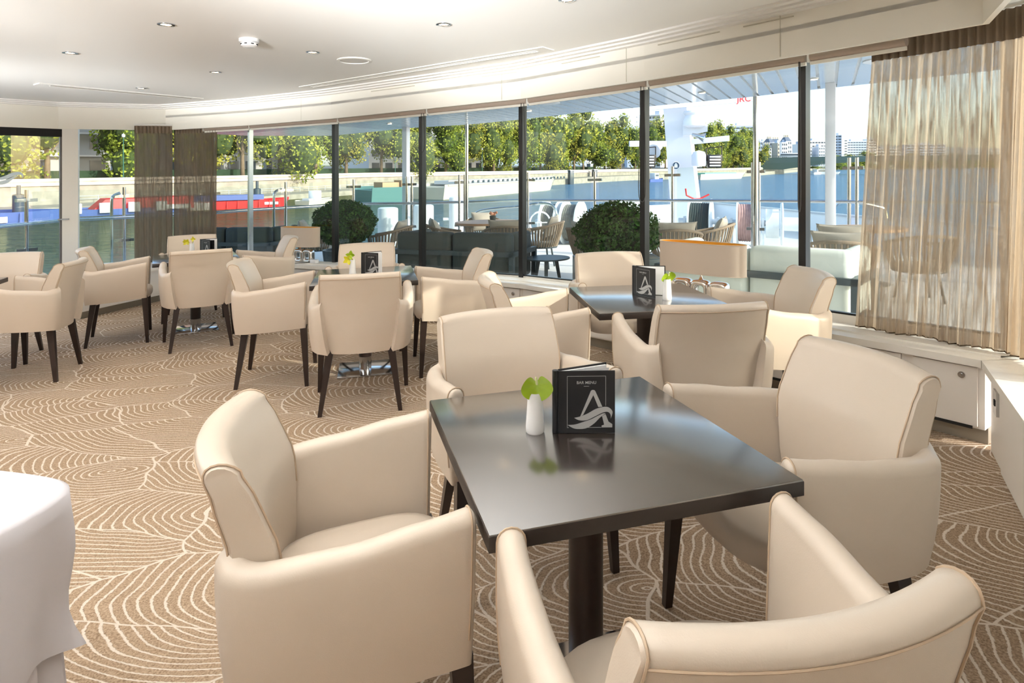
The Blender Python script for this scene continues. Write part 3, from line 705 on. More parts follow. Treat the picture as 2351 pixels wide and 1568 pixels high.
def seat_mb():
    rows = []; n = 40
    def plan(a, f):
        c, s = math.cos(a), math.sin(a); e = .55
        x = math.copysign(abs(c)**e, c)*f; y = math.copysign(abs(s)**e, s)*f
        w = lerp(.205, .272, (y+1)/2)
        return x*w, .018+y*.232+ (.03*(1-x*x) if y > 0 else 0)*max(0, y)
    for f, z in ((.86,.405),(.94,.41),(.985,.43),(1,.455),(.99,.478),(.95,.492),(.85,.499),(.6,.505),(.3,.507),(.02,.508)):
        rows.append([(*plan(2*PI*k/n, f), z) for k in range(n)])
    mb = MB().grid(rows, closev=True); mb.f += [tuple(range(n)), tuple(range(len(mb.v)-n, len(mb.v)))]
    return mb
CH = dict(armr=arm_mb(1), arml=arm_mb(-1), pr=arm_pipe(1), pl=arm_pipe(-1), back=back_mb(), bp=back_pipe(), seat=seat_mb())
LEGS = [MB().quadbar((x*.93, y*.86+.01, .44), (x, y, 0), .05, .026) for x, y in ((.302,.245),(-.302,.245))] + \
       [MB().quadbar((x*.76, -.195, .42), (x, -.2525, 0), .05, .026) for x in (.251,-.251)]
def chair(x, y, rot, label, group='cream leather armchairs'):
    t = thing('armchair', label, 'chair', x, y, 0, rot, group)
    build('seat', CH['seat'], LEATHER, t)
    b = build('backrest', CH['back'], LEATHER, t); build('piping', CH['bp'], PIPING, b)
    for k, p in (('armr','pr'),('arml','pl')):
        a = build('armrest', CH[k], LEATHER, t); build('piping', CH[p], PIPING, a)
    for l in LEGS: build('leg', l, DARKWOOD, t, smooth=False)
    return t
for x, y, r, lab in [
 (-.405,1.612,-1.294,'cream leather armchair nearest the camera on the left, seat visible, at the front table'),
 (.348,1.125,.2,'cream leather armchair in the bottom right corner seen from behind its low back'),
 (.845,1.94,1.819,'cream leather armchair on the window side of the front dark table'),
 (.02,2.50,3.478,'cream leather armchair facing the camera across the front dark table'),
 (.885,3.13,.07,'cream leather armchair with sunlit stripes, back turned, at the table under the oval lamp'),
 (1.495,3.75,1.535,'bright sunlit cream leather armchair right of the table under the oval lamp'),
 (.155,3.775,-1.47,'cream leather armchair left of the sunlit table with a light patch on its side'),
 (.765,4.57,3.24,'cream leather armchair facing the camera behind the sunlit table, before the second shrub'),
 (-1.018,4.29,.193,'cream leather armchair seen squarely from behind in the middle of the carpet'),
 (-1.80,4.86,-1.367,'cream leather armchair left of the middle table, chrome table foot beside it'),
 (-.515,5.10,1.8,'cream leather armchair right of the middle table, before the dark sofa outside'),
 (-1.315,5.70,3.34,'cream leather armchair facing the camera behind the middle table vase'),
 (-3.82,6.155,-1.091,'cream leather armchair beside the radiator cabinet under the left window'),
 (-2.92,5.92,.489,'cream leather armchair with its back to the camera at the far corner table'),
 (-2.69,6.835,2.075,'cream leather armchair between the far corner table and the small oval lamp'),
 (-3.61,7.15,3.64,'cream leather armchair against the dark corner curtain facing the camera'),
 (-3.80,5.0,1.854,'cream leather armchair at the left edge with its back to the corner'),
 (-4.47,5.47,3.46,'cream leather armchair at the left edge below the glass door')]:
    chair(x, y, r, lab)
TW, TD = .77, .838
EDGE = mat('dark_table_edge', srgb(30, 21, 17), .45, noise=.2, nscale=40)
def table(x, y, rot, label):
    t = thing('dining_table', label, 'table', x, y, 0, rot, 'square dark tables')
    build('tabletop', MB().rbox(-TW/2+.001, TW/2-.001, -TD/2+.001, TD/2-.001, .742, .75, .0025), WOODTOP, t, ang=30)
    build('edge_band', MB().rbox(-TW/2, TW/2, -TD/2, TD/2, .712, .7465, .0015), EDGE, t, ang=30)
    build('support_plate', MB().box(-.2,.2,-.2,.2,.70,.712), BLACK, t, smooth=False)
    build('column', MB().lathe([(.049,.11),(.049,.70)], n=28), DARKWOOD, t)
    build('column_sleeve', MB().lathe([(.0475,.012),(.0475,.11)], n=28), CHROME, t)
    build('base_plate', MB().rbox(-.205,.205,-.205,.205,0,.012,.002), CHROME, t, ang=30)
    return t
table(.21,1.798,.274,'dark square table nearest the camera with a black menu and vase')
table(.809,3.84,.101,'dark table lit white by the sun, beneath the oval lamp')
table(-1.159,4.988,.218,'table in the middle with polished square foot, vase and open menu')
table(-3.264,6.515,.505,'table before the dark corner curtain, mostly hidden by armchairs')
table(-4.42,4.74,.346,'dark table cut by the left edge of the picture')

# ------------------------------------------------------------------ vases, flowers, menus
def vase(x, y, label, h=.115):
    t = thing('bud_vase', label, 'vase', x, y, .75, 0, 'white bud vases on the tables')
    build('body', MB().lathe([(.001,.004),(.024,.0),(.027,.004),(.0268,.02),(.0205,h-.003),(.0195,h),(.017,h-.002),(.016,h-.02),(.001,h-.03)], n=32, cap=False), PORC, t)
    return t
def heart(mb, c, ex, ey, ez, s):
    """anthurium spathe: two round lobes and a tip, cupped"""
    n = 40; rows = []
    for f in (.02,.25,.5,.75,.93,1):
        row = []
        for k in range(n):
            a = 2*PI*k/n; r = (1-.32*max(0, math.cos(a))**3*0)*1.0
            x = math.sin(a)*(.72+.16*math.cos(a)*-1); z = math.cos(a)*.62-.42*math.exp(-(math.sin(a)/.28)**2)*(1 if math.cos(a) > 0 else 0)-.25*max(0,-math.cos(a))**4
            d = f*f; cup = .22*abs(x)*f*f - .10*math.sin(a*6)*.15*f
            row.append(tuple(c+ex*(x*f*s)+ez*(z*f*s)-ey*(cup*s)))
        rows.append(row)
    mb.grid(rows, closev=True); mb.f.append(tuple(range(len(mb.v)-n*6, len(mb.v)-n*5)))
vase(.066,1.815,'white vase holding a green anthurium beside the nearest menu')
t = thing('anthurium', 'green two lobed anthurium flower in the nearest white vase', 'flower', .066, 1.812, .75)
build('stem', MB().tube(spline([(0,.0,.09),(0,-.002,.11),(.006,-.012,.128)], 8), .003, 8), STEMG, t)
mbh = MB(); heart(mbh, Vector((.004,-.022,.142)), Vector((1,-.12,.1)).normalized(), Vector((0,1,.35)).normalized(), Vector((-.08,-.33,.94)).normalized(), .062)
build('spathe', mbh, LEAFG, t, ang=80)
build('spadix', MB().tube(spline([(.005,-.021,.145),(.003,-.027,.158),(.001,-.03,.168)], 8), [.004]*3+[.0038]*3+[.003,.002], 8), mat('spadix', srgb(222, 226, 170), .5), t)
vase(.915,3.725,'white vase beside the menu on the sunlit table', .122)
t = thing('anthurium', 'lime green two lobed flower in the vase on the sunlit table', 'flower', .915, 3.725, .75)
build('stem', MB().tube([(0,0,.09),(.002,-.004,.135)], .0025, 6), STEMG, t)
mbh = MB(); heart(mbh, Vector((.006,-.008,.142)), Vector((.97,.1,.2)).normalized(), Vector((.1,.9,.5)).normalized(), Vector((-.1,-.55,.7)).normalized(), .06); build('spathe', mbh, LEAFG, t, ang=80)
build('spadix', MB().tube([(.006,-.01,.142),(.01,-.016,.165)], .0035, 8), bpy.data.materials['spadix'], t)
def petals(t, c, s, m, n=5, tilt=.4, seed=1):
    rr = random.Random(seed)
    for k in range(n):
        a = 2*PI*k/n+rr.uniform(-.2,.2); d = Vector((math.cos(a), -.35+.2*rr.random(), math.sin(a)*.8)).normalized(); sd = d.cross(Vector((0,1,.2))).normalized()
        rows = []
        for i in range(6):
            u = i/5; w = s*.36*math.sin(PI*min(.97, u*.9+.08)); p = Vector(c)+d*s*u+Vector((0,-.3*s*u*u*tilt,0))
            rows.append([tuple(p-sd*w), tuple(p+Vector((0,.06*s,0))), tuple(p+sd*w)])
        build('petal', MB().grid(rows), m, t, ang=80)
vase(-1.245,4.93,'white vase by the open menu on the middle table', .13)
t = thing('orchid_sprig', 'yellow green orchid leaning left from the middle table vase', 'flower', -1.245, 4.93, .75)
build('stem', MB().tube([(0,0,.1),(-.012,-.01,.16)], .0025, 6), STEMG, t); petals(t, (-.03,-.012,.128), .042, YELLOW, 5, .4, 6); petals(t, (-.012,-.014,.165), .038, LEAFG, 4, .4, 9)
vase(-3.36,6.63,'white vase on the far corner table', .125)
t = thing('orchid_sprig', 'small yellow bloom in the far corner table vase', 'flower', -3.36, 6.63, .75)
build('stem', MB().tube([(0,0,.1),(.02,0,.165)], .0025, 6), STEMG, t); petals(t, (-.05,-.01,.14), .04, YELLOW, 6, .4, 3); petals(t, (.02,-.01,.17), .03, YELLOW, 4, .4, 5)

def text_mesh(s, size, ext=.0):
    cu = bpy.data.curves.new('t', 'FONT'); cu.body = s; cu.size = size; cu.align_x = 'CENTER'; cu.resolution_u = 3; cu.extrude = ext; cu.offset = size*.012
    o = bpy.data.objects.new('t', cu); C.objects.link(o); bpy.context.view_layer.update()
    me = bpy.data.meshes.new_from_object(o.evaluated_get(bpy.context.evaluated_depsgraph_get()))
    vs = [v.co[:] for v in me.vertices]; fs = [tuple(p.vertices) for p in me.polygons]
    bpy.data.objects.remove(o); bpy.data.meshes.remove(me); return vs, fs
BARMENU = text_mesh('BAR MENU', .0115)
def menu(x, y, rot, label, open_ang=.5, w=.165, h=.178, inner=True, mid=False):
    """hard backed menu standing open: spine at the origin, front cover along +x"""
    t = thing('bar_menu', label, 'menu', x, y, .7505, rot, 'black bar menus')
    fc = build('front_cover', MB().rbox(.004, w, -.0025, .0005, 0, h, .0008, 1), MENUB, t, smooth=False)
    build('spine', MB().lathe([(.009,0),(.009,h)], (-.004,.006,0), 12), MENUB, t)
    c, s = math.cos(open_ang), math.sin(open_ang)
    def turn(mb): mb.v = [(v[0]*c-v[1]*s, v[0]*s+v[1]*c+.012, v[2]) for v in mb.v]; return mb
    build('back_cover', turn(MB().rbox(.004, w, .0, .003, 0, h, .0008, 1)), MENUB, t, smooth=False)
    pg = build('pages', turn(MB().box(.006, w-.006, -.009, -.0015, .004, h-.005)), PAPER, t, smooth=False)
    c, s = math.cos(open_ang*.8), math.sin(open_ang*.8)
    build('loose_page', turn(MB().box(.006, w-.004, -.009, -.0085, .004, h-.009)), PAPER, t, smooth=False)
    c, s = math.cos(open_ang), math.sin(open_ang)
    build('printed_photo', turn(MB().box(.07, .095, -.0098, -.0092, h-.05, h-.025)), PHOTO, pg, smooth=False)
    if mid:
        c, s = math.cos(open_ang*.5), math.sin(open_ang*.5)
        build('second_cover', turn(MB().rbox(.004, w*.9, -.006, -.003, 0, h*.93, .0008, 1)), MENUB, t, smooth=False)
    # print on the front cover
    Y = -.0029; F = MB(); x0, x1, z0, z1, l = .029, .139, .016, .163, .0011
    F.box(x0, x1, Y, Y+.0004, z1-l, z1); F.box(x0, x0+l, Y, Y+.0004, z0, z1); F.box(x1-l, x1, Y, Y+.0004, .078, z1); F.box(x0, x0+.005, Y, Y+.0004, z0, z0+l); F.box(.075, .126, Y, Y+.0004, z0, z0+l)
    F.box(.0765, .0915, Y, Y+.0004, .1335, .1345)
    build('frame_print', F, SILVERP, fc, smooth=False)
    T = MB(); T.add([(v[0]+.084, Y, v[1]+.1405) for v in BARMENU[0]], BARMENU[1]); build('title_print', T, SILVERP, fc, smooth=False)
    A = MB()
    def bar(p): A.add([(q[0], Y-.0001, q[1]) for q in p], [tuple(range(len(p)))])
    bar([(.066,.0475),(.0745,.0525),(.1035,.1085),(.1035,.1235),(.1005,.1235),(.0965,.121)])        # left stroke
    bar([(.1035,.1235),(.1035,.1085),(.1175,.0745),(.129,.0755),(.1095,.119),(.1075,.122)])           # right stroke to the wave
    bar([(.128,.049),(.138,.0545),(.1465,.033),(.157,.026),(.157,.0165),(.127,.0165),(.127,.022),(.134,.0245)])  # foot below the wave
    swoosh(A, Vector((.0985,Y-.0002,.0445)), Vector((1,0,0)), Vector((0,0,1)), .118)
    build('emblem_print', A, SILVERP, fc, smooth=False)
    return t
menu(.128,1.802,-.03,'black bar menu standing on the nearest table, emblem facing the camera', .42)
menu(.752,3.915,-.98,'black bar menu with white emblem on the sunlit table', .75, w=.185)
menu(-1.175,4.955,-.40,'black bar menu on the middle table, opened to a white page', .95, w=.15)
menu(-3.205,6.50,-.5,'stack of bar menus on the far corner table', .95, w=.15, mid=True)

# ------------------------------------------------------------------ lamps on the bench
def lamp(x, y, rot, label, z0, L, shz0, shz1, rw, rh):
    t = thing('table_lamp', label, 'lamp', x, y, z0, rot, 'oval shade lamps on the window bench')
    n = 56
    def oval(k, f): a = 2*PI*k/n; c, s = math.cos(a), math.sin(a); return (math.copysign(abs(c)**.72, c)*L/2*f, math.copysign(abs(s)**.9, s)*.105*f)
    rows = [[(*oval(k, 1), z) for k in range(n)] for z in (shz0, (shz0+shz1)/2, shz1)]
    s = build('shade', MB().grid(rows, closev=True), SHADE, t)
    rows = [[(*oval(k, .985), z) for k in range(n)] for z in (shz0+.001, (shz0+shz1)/2, shz1-.001)]
    build('shade_lining', MB().grid(rows, closev=True), LINING, s)
    build('shade_rim', MB().tube([(*oval(k, 1), shz1) for k in range(n)], .003, 6, close=True).tube([(*oval(k, 1), shz0) for k in range(n)], .003, 6, close=True), SHADE, s)
    for i in (-1, 0, 1):
        m = 36; rows = []
        for k in range(m):
            a = 2*PI*k/m; c, q = math.cos(a), math.sin(a); sq = lambda v: math.copysign(abs(v)**.5, v)
            ox, oz = sq(c)*rw*.5, sq(q)*rh*.5; ix, iz = sq(c)*rw*.24, sq(q)*rh*.26
            mx_, mz = (ox+ix)/2, (oz+iz)/2; ring = []
            for j in range(10):
                b = 2*PI*j/10; u = math.copysign(abs(math.cos(b))**.7, math.cos(b)); v = math.copysign(abs(math.sin(b))**.7, math.sin(b))
                ring.append((i*(rw+.004)+mx_+(ox-ix)/2*u, .045*v, rh/2+mz+(oz-iz)/2*u))
            rows.append(ring)
        build('ring_block', MB().grid(rows, closeu=True, closev=True), SILVER, t, ang=60)
    build('lamp_neck', MB().lathe([(.02,rh-.002),(.012,rh+.012),(.008,rh+.03),(.008,shz0+.09)], n=16), SILVER, t)
    build('bulb_holder', MB().lathe([(.016,shz0+.05),(.016,shz0+.1),(.03,shz0+.13),(.032,shz0+.15),(.02,shz0+.175),(.001,shz0+.18)], n=16), PORC, t)
    return t
lamp(1.458,4.87,-.86,'large oval lamp with sunlit beige shade and silver ring blocks near the right curtain', .487, .74, .245, .475, .155, .19)
lamp(-2.69,8.02,-.50,'smaller oval lamp with brown shade on the bench below the round shrub', .487, .64, .20, .44, .145, .165)
t = thing('cable_adapter', 'small white plug adapter on the bench under the left lamp', 'adapter', -2.46, 7.86, .487, -.5)
build('case', MB().rbox(-.05,.05,-.03,.03,0,.045,.008), PORC, t)
build('lead', MB().tube(spline([(-.05,0,.02),(-.11,-.03,.004),(-.16,-.09,.004),(-.2,-.13,.004)], 14), .004, 6), BLACK, t)

# ------------------------------------------------------------------ table under white linen, lower left corner
t = thing('draped_table', 'table covered by a long white linen cloth at the lower left', 'table', -1.545, 1.27, 0, -.24)
n = 96; W2 = .425
def sq(a, r, e=.32):
    c, s = math.cos(a), math.sin(a); return (math.copysign(abs(c)**e, c)*r, math.copysign(abs(s)**e, s)*r)
build('table_body', MB().rbox(-.36,.36,-.36,.36,0,.735,.02), LINEN, t)
rows = []
for f in (.0, .5, .9, .97, 1.0): rows.append([(*sq(2*PI*k/n, W2*f), .745+(.004 if f < .95 else .002 if f < 1 else -.006)) for k in range(n)])
for i in range(1, 9):
    u = i/8; row = []
    for k in range(n):
        a = 2*PI*k/n; cor_ = abs(math.sin(2*a))**6
        fl = W2*(1+.02*u)+u*.018*math.sin(9*a+1.3)+u*.02*cor_*math.sin(2.2*PI*u)
        x, y = sq(a, fl, lerp(.32, .38, u)); row.append((x, y, .74-.36*u-.02*u*cor_+.012*u*math.sin(5*a)))
    rows.append(row)
build('top_cloth', MB().grid(rows, closev=True), LINEN, t, ang=85)
rows = []
for i in range(9):
    u = i/8; rows.append([(*sq(2*PI*k/n, .40+.035*u+.018*u*math.sin(14*2*PI*k/n)+.012*math.sin(23*2*PI*k/n), .4), .6-.595*u) for k in range(n)])
build('under_cloth', MB().grid(rows, closev=True), LINEN, t, ang=85)

# ================================================================== BOW TERRACE (outside the windows, still on the ship)
hull = [(-9.2,4.5),(-7.9,8.6),(-7.7,11.0),(-6.2,12.4),(-4.0,14.6),(0,16.6),(4,21),(7,22.3),(7.45,16.5),(7.95,13),(8.3,9),(8.0,4.5),(5.4,0),(2.6,-3.5),(-9.2,-3.5)]
struct('deck', MB().prism(hull, -4.2, -.1), SHIPW)
dk = [p for p in hull[:12]]+[(4.6,1.2),(2.95,3.35)]+GF[::-1]+[(-5.7,8.4),(-6.9,7.3),(-9.1,4.5)]
struct('deck_floor', MB().prism(dk, -.1, -.03), DECK)['kind'] = 'structure'
# bulwark round the bow
bwk = [(3.2,20.4),(7.05,22.1),(7.33,18.5),(7.44,16),(7.58,14.2),(7.93,13),(8.25,9.2)]
b_ = struct('wall_bulwark', strip(bwk, -.03, .48, .05), SHIPW); 
build('capping_rail', strip(offset(bwk, -.03), .48, .53, .12), SHIPG, b_, smooth=False)

# glass windscreen with handrail
scr = thing('glass_windscreen', 'chest high glass windscreen with steel handrail around the terrace', 'railing', 0, 0)
railp = [(-7.25,7.6,.95),(-7.37,9.09,.95),(-7.48,10.38,.95),(-6.59,11.3,.95),(-5.65,11.6,.97),(-5.0,12.1,1.0),(-3.75,13.1,1.02),(-3.4,13.45,1.03),(-1.87,12.93,1.03),(.23,13.46,1.03),(1.65,12.58,1.03),(2.53,12.05,1.03),(4.17,10.82,1.03),(5.25,9.77,1.03),(6.25,9.0,1.03),(7.4,7.4,1.03)]
build('handrail', MB().tube(railp, .03, 10), CHROME, scr)
pp = [(-7.42,9.65,1.47),(-6.83,11.12,1.48),(-5.56,11.68,1.49),(-4.48,12.5,1.52),(-3.36,13.4,1.55),(-2.12,13.05,1.58),(-1.04,13.12,1.6),(.34,13.36,1.62),(1.65,12.58,1.6),(2.98,11.72,1.66),(4.17,10.8,1.69),(5.27,9.76,1.71),(7.1,7.9,1.75)]
for i, (x, y, z) in enumerate(pp):
    a = pp[max(0,i-1)]; b = pp[min(len(pp)-1,i+1)]; d = Vector((b[0]-a[0], b[1]-a[1], 0)).normalized()
    for k in ((-.055, .055) if i in (5, 6, 10, 11) else (0,)):
        build('screen_post', MB().tube([(x+d.x*k, y+d.y*k, 0), (x+d.x*k, y+d.y*k, z)], .028, 10), CHROME, scr)
    for zz in (z-.16, .55):
        build('glass_clamp', MB().beam(Vector((x,y,zz))-d*.15, Vector((x,y,zz))+d*.15, .045, .05), STEEL, scr, smooth=False)
    if i < len(pp)-1:
        q = pp[i+1]; A = Vector((x,y,0))+d*0; B = Vector((q[0],q[1],0)); e = (B-A).normalized(); A += e*.09; B -= e*.09; m2 = MB(); n = Vector((-e.y,e.x,0))*.006
        vs = [A-n+Vector((0,0,.12)), B-n+Vector((0,0,.12)), B-n+Vector((0,0,q[2]-.03)), A-n+Vector((0,0,z-.03))]; vs += [v+n*2 for v in vs]
        m2.add(vs, [(3,2,1,0),(4,5,6,7),(0,1,5,4),(1,2,6,5),(2,3,7,6),(3,0,4,7)]); build('glass_pane', m2, SCREENG, scr, smooth=False)
build('curved_bracket', MB().tube(spline([(-6.96,10.98,0),(-6.96,10.98,.6),(-6.96,10.98,1.2),(-6.94,11.0,1.33),(-6.86,11.06,1.38)], 20), .025, 8), CHROME, scr)
build('curved_bracket', MB().tube(spline([(-4.66,12.36,0),(-4.66,12.36,.6),(-4.66,12.36,1.18),(-4.64,12.38,1.33),(-4.54,12.45,1.38)], 20), .025, 8), CHROME, scr)

# canopy of white planks
can = thing('terrace_canopy', 'white planked canopy over the terrace outside', 'canopy', 0, 0)
edge = [(-6.83,13.98),(-6.15,14.84),(-4.37,15.35),(-2.19,13.59),(-.91,13.03),(.17,12.17),(1.12,11.22),(2.14,10.43),(3.55,9.33),(4.03,8.79),(4.91,7.98),(6.0,6.9),(6.7,6.0)]
inner = [(-6.83,13.98),(-4.75,8.98)]+GF[1:-1]+[(2.9,3.62),(6.7,6.0)]
dx, dy = .447, .894
def hit(P, s, last):
    best = None
    for a, b in zip(P, P[1:]):
        sa, sb = a[0]*dy-a[1]*dx, b[0]*dy-b[1]*dx
        if (sa-s)*(sb-s) <= 0 and abs(sa-sb) > 1e-9:
            t = (s-sa)/(sb-sa); v = lerp(a[0],b[0],t)*dx+lerp(a[1],b[1],t)*dy
            best = v if best is None else (max(best, v) if last else min(best, v))
    return best
back = MB().prism(edge+inner[::-1][1:-1], 2.665, 2.72); build('backing', back, PLANKJ, can, smooth=False)
s = -12.3; k = 0
while s < 3.25:
    a0, a1 = hit(inner, s+.01, False), hit(inner, s+.175, False); b0, b1 = hit(edge, s+.01, True), hit(edge, s+.175, True)
    if None not in (a0, a1, b0, b1) and min(b0-a0, b1-a1) > .05:
        P_ = [((s_*dy+v*dx), (-s_*dx+v*dy)) for s_, v in ((s+.01,a0),(s+.175,a1),(s+.175,b1),(s+.01,b0))]
        build('canopy_plank', MB().prism(P_, 2.63, 2.668), PLANK, can, smooth=False)
    s += .2
build('edge_trim', MB().tube([(x, y, 2.65) for x, y in edge], .022, 6), STEEL, can)
for i, (x, y) in enumerate([(2.63,8.73),(3.67,7.67),(.29,10.6),(-3.67,12.1),(-2.4,12.4),(-5.2,12.6)]):
    l = build('recessed_light', MB().lathe([(.05,-.012),(.06,-.008),(.06,0)], (x,y,2.63), 18), STEEL, can)
    build('lens', MB().lathe([(.001,-.0135),(.04,-.0135)], (x,y,2.63), 14, cap=False), LAMPON, l)
for x, y in ((3.8,6.5),(.56,9.57)):
    build('round_speaker', MB().lathe([(.17,0),(.17,-.012),(.13,-.02),(.001,-.02)], (x,y,2.63), 32), SHIPW, can)
def post(x, y, w, m, lab, sq_=True, rot=0):
    t = thing('canopy_post', lab, 'post', x, y, 0, rot)
    build('shaft', MB().rbox(-w/2,w/2,-w/2,w/2,0,2.63,.006) if sq_ else MB().lathe([(w/2,0),(w/2,2.63)], n=16), m, t)
    build('foot_flange', MB().rbox(-w*.9,w*.9,-w*.9,w*.9,-.01,.015,.004) if sq_ else MB().lathe([(w*1.2,0),(w*1.2,.015),(w*.5,.018)], n=16), m, t)
post(4.08,8.09,.12,SHIPW,'square white canopy post left of the right curtain',True,-.5)
post(-2.24,13.35,.12,SHIPW,'square white canopy post behind the dark sofa',True,-.5)
post(-.92,12.85,.07,CHROME,'slim steel canopy post above the round wooden table',False)
post(3.6,9.33,.08,CHROME,'slim steel canopy post between mast and right curtain',False)

# outdoor sofas
def sofa(x, y, rot, L, label, fab, D=.82):
    t = thing('outdoor_sofa', label, 'sofa', x, y, -.03, rot)
    fr = MB()
    build('frame', MB().box(.02,L-.02,.04,D,.13,.2), FRAMEG, t, smooth=False)
    for px_, py_ in ((.03,.04),(L-.03,.04),(.03,D-.03),(L-.03,D-.03)):
        build('leg', MB().box(px_-.03,px_+.03,py_-.03,py_+.03,0,.58), FRAMEG, t, smooth=False)
    for a in (.03, L-.03): build('arm_rail', MB().box(a-.03,a+.03,.01,D,.54,.60), FRAMEG, t, smooth=False)
    build('back_rail', MB().box(0,L,.01,.06,.54,.60), FRAMEG, t, smooth=False)
    h = (L-.36)/2
    for k in range(2):
        build('seat_cushion', MB().rbox(.18+h*k,.18+h*(k+1)-.01,.2,D,.2,.42,.05,3), fab, t)
        build('back_cushion', MB().rbox(.06+(L-.12)/2*k,.06+(L-.12)/2*(k+1)-.015,.07,.26,.22,.83,.06,3), fab, t)
    for a, b in ((.06,.22),(L-.22,L-.06)):
        build('side_cushion', MB().rbox(a,b,.27,D-.02,.22,.82,.06,3), fab, t)
    return t
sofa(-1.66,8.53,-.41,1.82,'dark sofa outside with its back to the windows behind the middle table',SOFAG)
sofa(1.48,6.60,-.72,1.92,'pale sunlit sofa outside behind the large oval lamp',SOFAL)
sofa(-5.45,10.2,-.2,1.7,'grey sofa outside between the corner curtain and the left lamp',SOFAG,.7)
t = thing('side_table', 'low round grey side table on the terrace beside the dark sofa', 'table', .46, 8.3, -.03)
build('round_top', MB().lathe([(.29,.455),(.3,.46),(.3,.475),(.001,.478)], n=40), FRAMEG, t)
for k in range(3):
    a = k*2*PI/3+.4; build('leg', MB().quadbar((math.cos(a)*.13, math.sin(a)*.13, .46), (math.cos(a)*.22, math.sin(a)*.22, 0), .05, .035), FRAMEG, t, smooth=False)

# rope tub chairs
def ropechair(x, y, rot, label):
    t = thing('rope_chair', label, 'chair', x, y, -.03, rot, 'rope tub chairs on the terrace')
    N = 34; top = []; bot = []
    for i in range(N+1):
        a = -PI*.5 + (-1+2*i/N)*PI*.82          # open towards +y
        c, s_ = math.cos(a), math.sin(a); bk = (1-s_)/2
        top.append((c*.37, s_*.35+.02-.03*bk, .63+.15*bk**1.6)); bot.append((c*.27, s_*.27+.03, .36))
    build('top_rail', MB().tube(top, .02, 8), ROPE, t); build('seat_ring', MB().tube(bot, .016, 6), FRAMEG, t)
    for i in range(N):
        u = .5
        A = Vector(top[i])*.5+Vector(top[i+1])*.5; B = Vector(bot[i])*.5+Vector(bot[i+1])*.5
        build('rope_strand', MB().tube([A, (A+B)/2+Vector(((A.x+B.x)*.02, (A.y+B.y)*.02, 0)), B], .0125, 5, cap=False), ROPE, t)
    build('seat_pad', MB().lathe([(.001,.34),(.25,.345),(.27,.37),(.27,.41),(.24,.43),(.001,.435)], (0,.03,0), 28), CUSH, t)
    for k in range(4):
        a = PI/4+k*PI/2; build('leg', MB().cyl((math.cos(a)*.2, math.sin(a)*.2+.03, .35), (math.cos(a)*.27, math.sin(a)*.27+.03, 0), .016, 8), FRAMEG, t)
    return t
def pillow(x, y, rot, z, label, w=.5, h=.4, tilt=.35):
    t = thing('scatter_cushion', label, 'cushion', x, y, z, rot, 'scatter cushions on the rope chairs')
    rows_f = []; n = 17
    mb = MB()
    for sd in (1, -1):
        rows = []
        for i in range(n):
            v = -1+2*i/(n-1); row = []
            for k in range(n):
                u = -1+2*k/(n-1)
                pin = 1-.10*(1-abs(u)**2)*abs(v)**3; pin2 = 1-.12*(1-abs(v)**2)*abs(u)**3
                d = ((1-u*u)*(1-v*v))**.45*.09+.012*math.sin(3*u+2*v)*(1-u*u)*(1-v*v)
                X = u*w/2*pin2; Z = v*h/2*pin; Y = sd*d
                row.append((X, Y*math.cos(tilt)+Z*-math.sin(tilt), h*.5+Z*math.cos(tilt)+Y*-math.sin(tilt)*0))
            rows.append(row)
        mb.grid(rows)
    build('cover', mb, CUSH, t)
    pp_ = [(-1,-1),(1,-1),(1,1),(-1,1),(-1,-1)]
    pts = [(u*w/2*.985, -v*h/2*math.sin(tilt)*1, h*.5+v*h/2*math.cos(tilt)) for u, v in [(lerp(a[0],b[0],k/6), lerp(a[1],b[1],k/6)) for a, b in zip(pp_, pp_[1:]) for k in range(6)]]
    build('zip_seam', MB().tube([(p[0]*.98, p[1], h*.5+(p[2]-h*.5)*.9) for p in pts], .004, 4, close=True), CUSH, t)
    return t
rc = [(-3.45,11.0,-1.4,'rope chair half hidden left of the small shrub','dark cushion on the rope chair left of the small shrub'),
      (-2.0,10.35,1.45,'rope chair right of the small shrub, slats catching light','cushion on the rope chair right of the small shrub'),
      (-1.15,10.7,-1.35,'rope chair left of the round wooden table','cushion on the rope chair left of the round wooden table'),
      (-.08,10.1,-.05,'rope chair with its back to the windows before the round wooden table','wide cushion on the rope chair before the round wooden table'),
      (.52,10.75,1.25,'rope chair right of the round wooden table next to the winch','pale cushion on the rope chair right of the round wooden table'),
      (-.55,12.15,3.2,'rope chair on the far side of the round wooden table','pale cushion on the far side of the round wooden table'),
      (1.16,9.25,-1.25,'rope chair half hidden left of the large shrub','cushion half hidden left of the large shrub'),
      (2.28,8.85,-.2,'rope chair with its back to the windows right of the large shrub','long cushion on the rope chair right of the large shrub'),
      (2.98,9.55,1.15,'rope chair turned sideways before the red roped winch','grey cushion on the rope chair before the red roped winch'),
      (3.62,6.95,-.55,'rope chair nearest the windows beside the right post','front cushion of two on the rope chair by the right post'),
      (4.75,7.35,-.2,'rope chair under the wooden table beside the right curtain',None)]
for x, y, r, l, cl in rc:
    ropechair(x, y, r, l)
    if cl: pillow(x+math.sin(r)*.15, y-math.cos(r)*.15, r, .47, cl, .58 if 'wide' in cl or 'long' in cl or 'two' in cl else .48)
pillow(3.62+math.sin(-.55)*-.06, 6.95+math.cos(-.55)*.06, -.55, .53, 'rear cushion of two on the rope chair by the right post', .5)
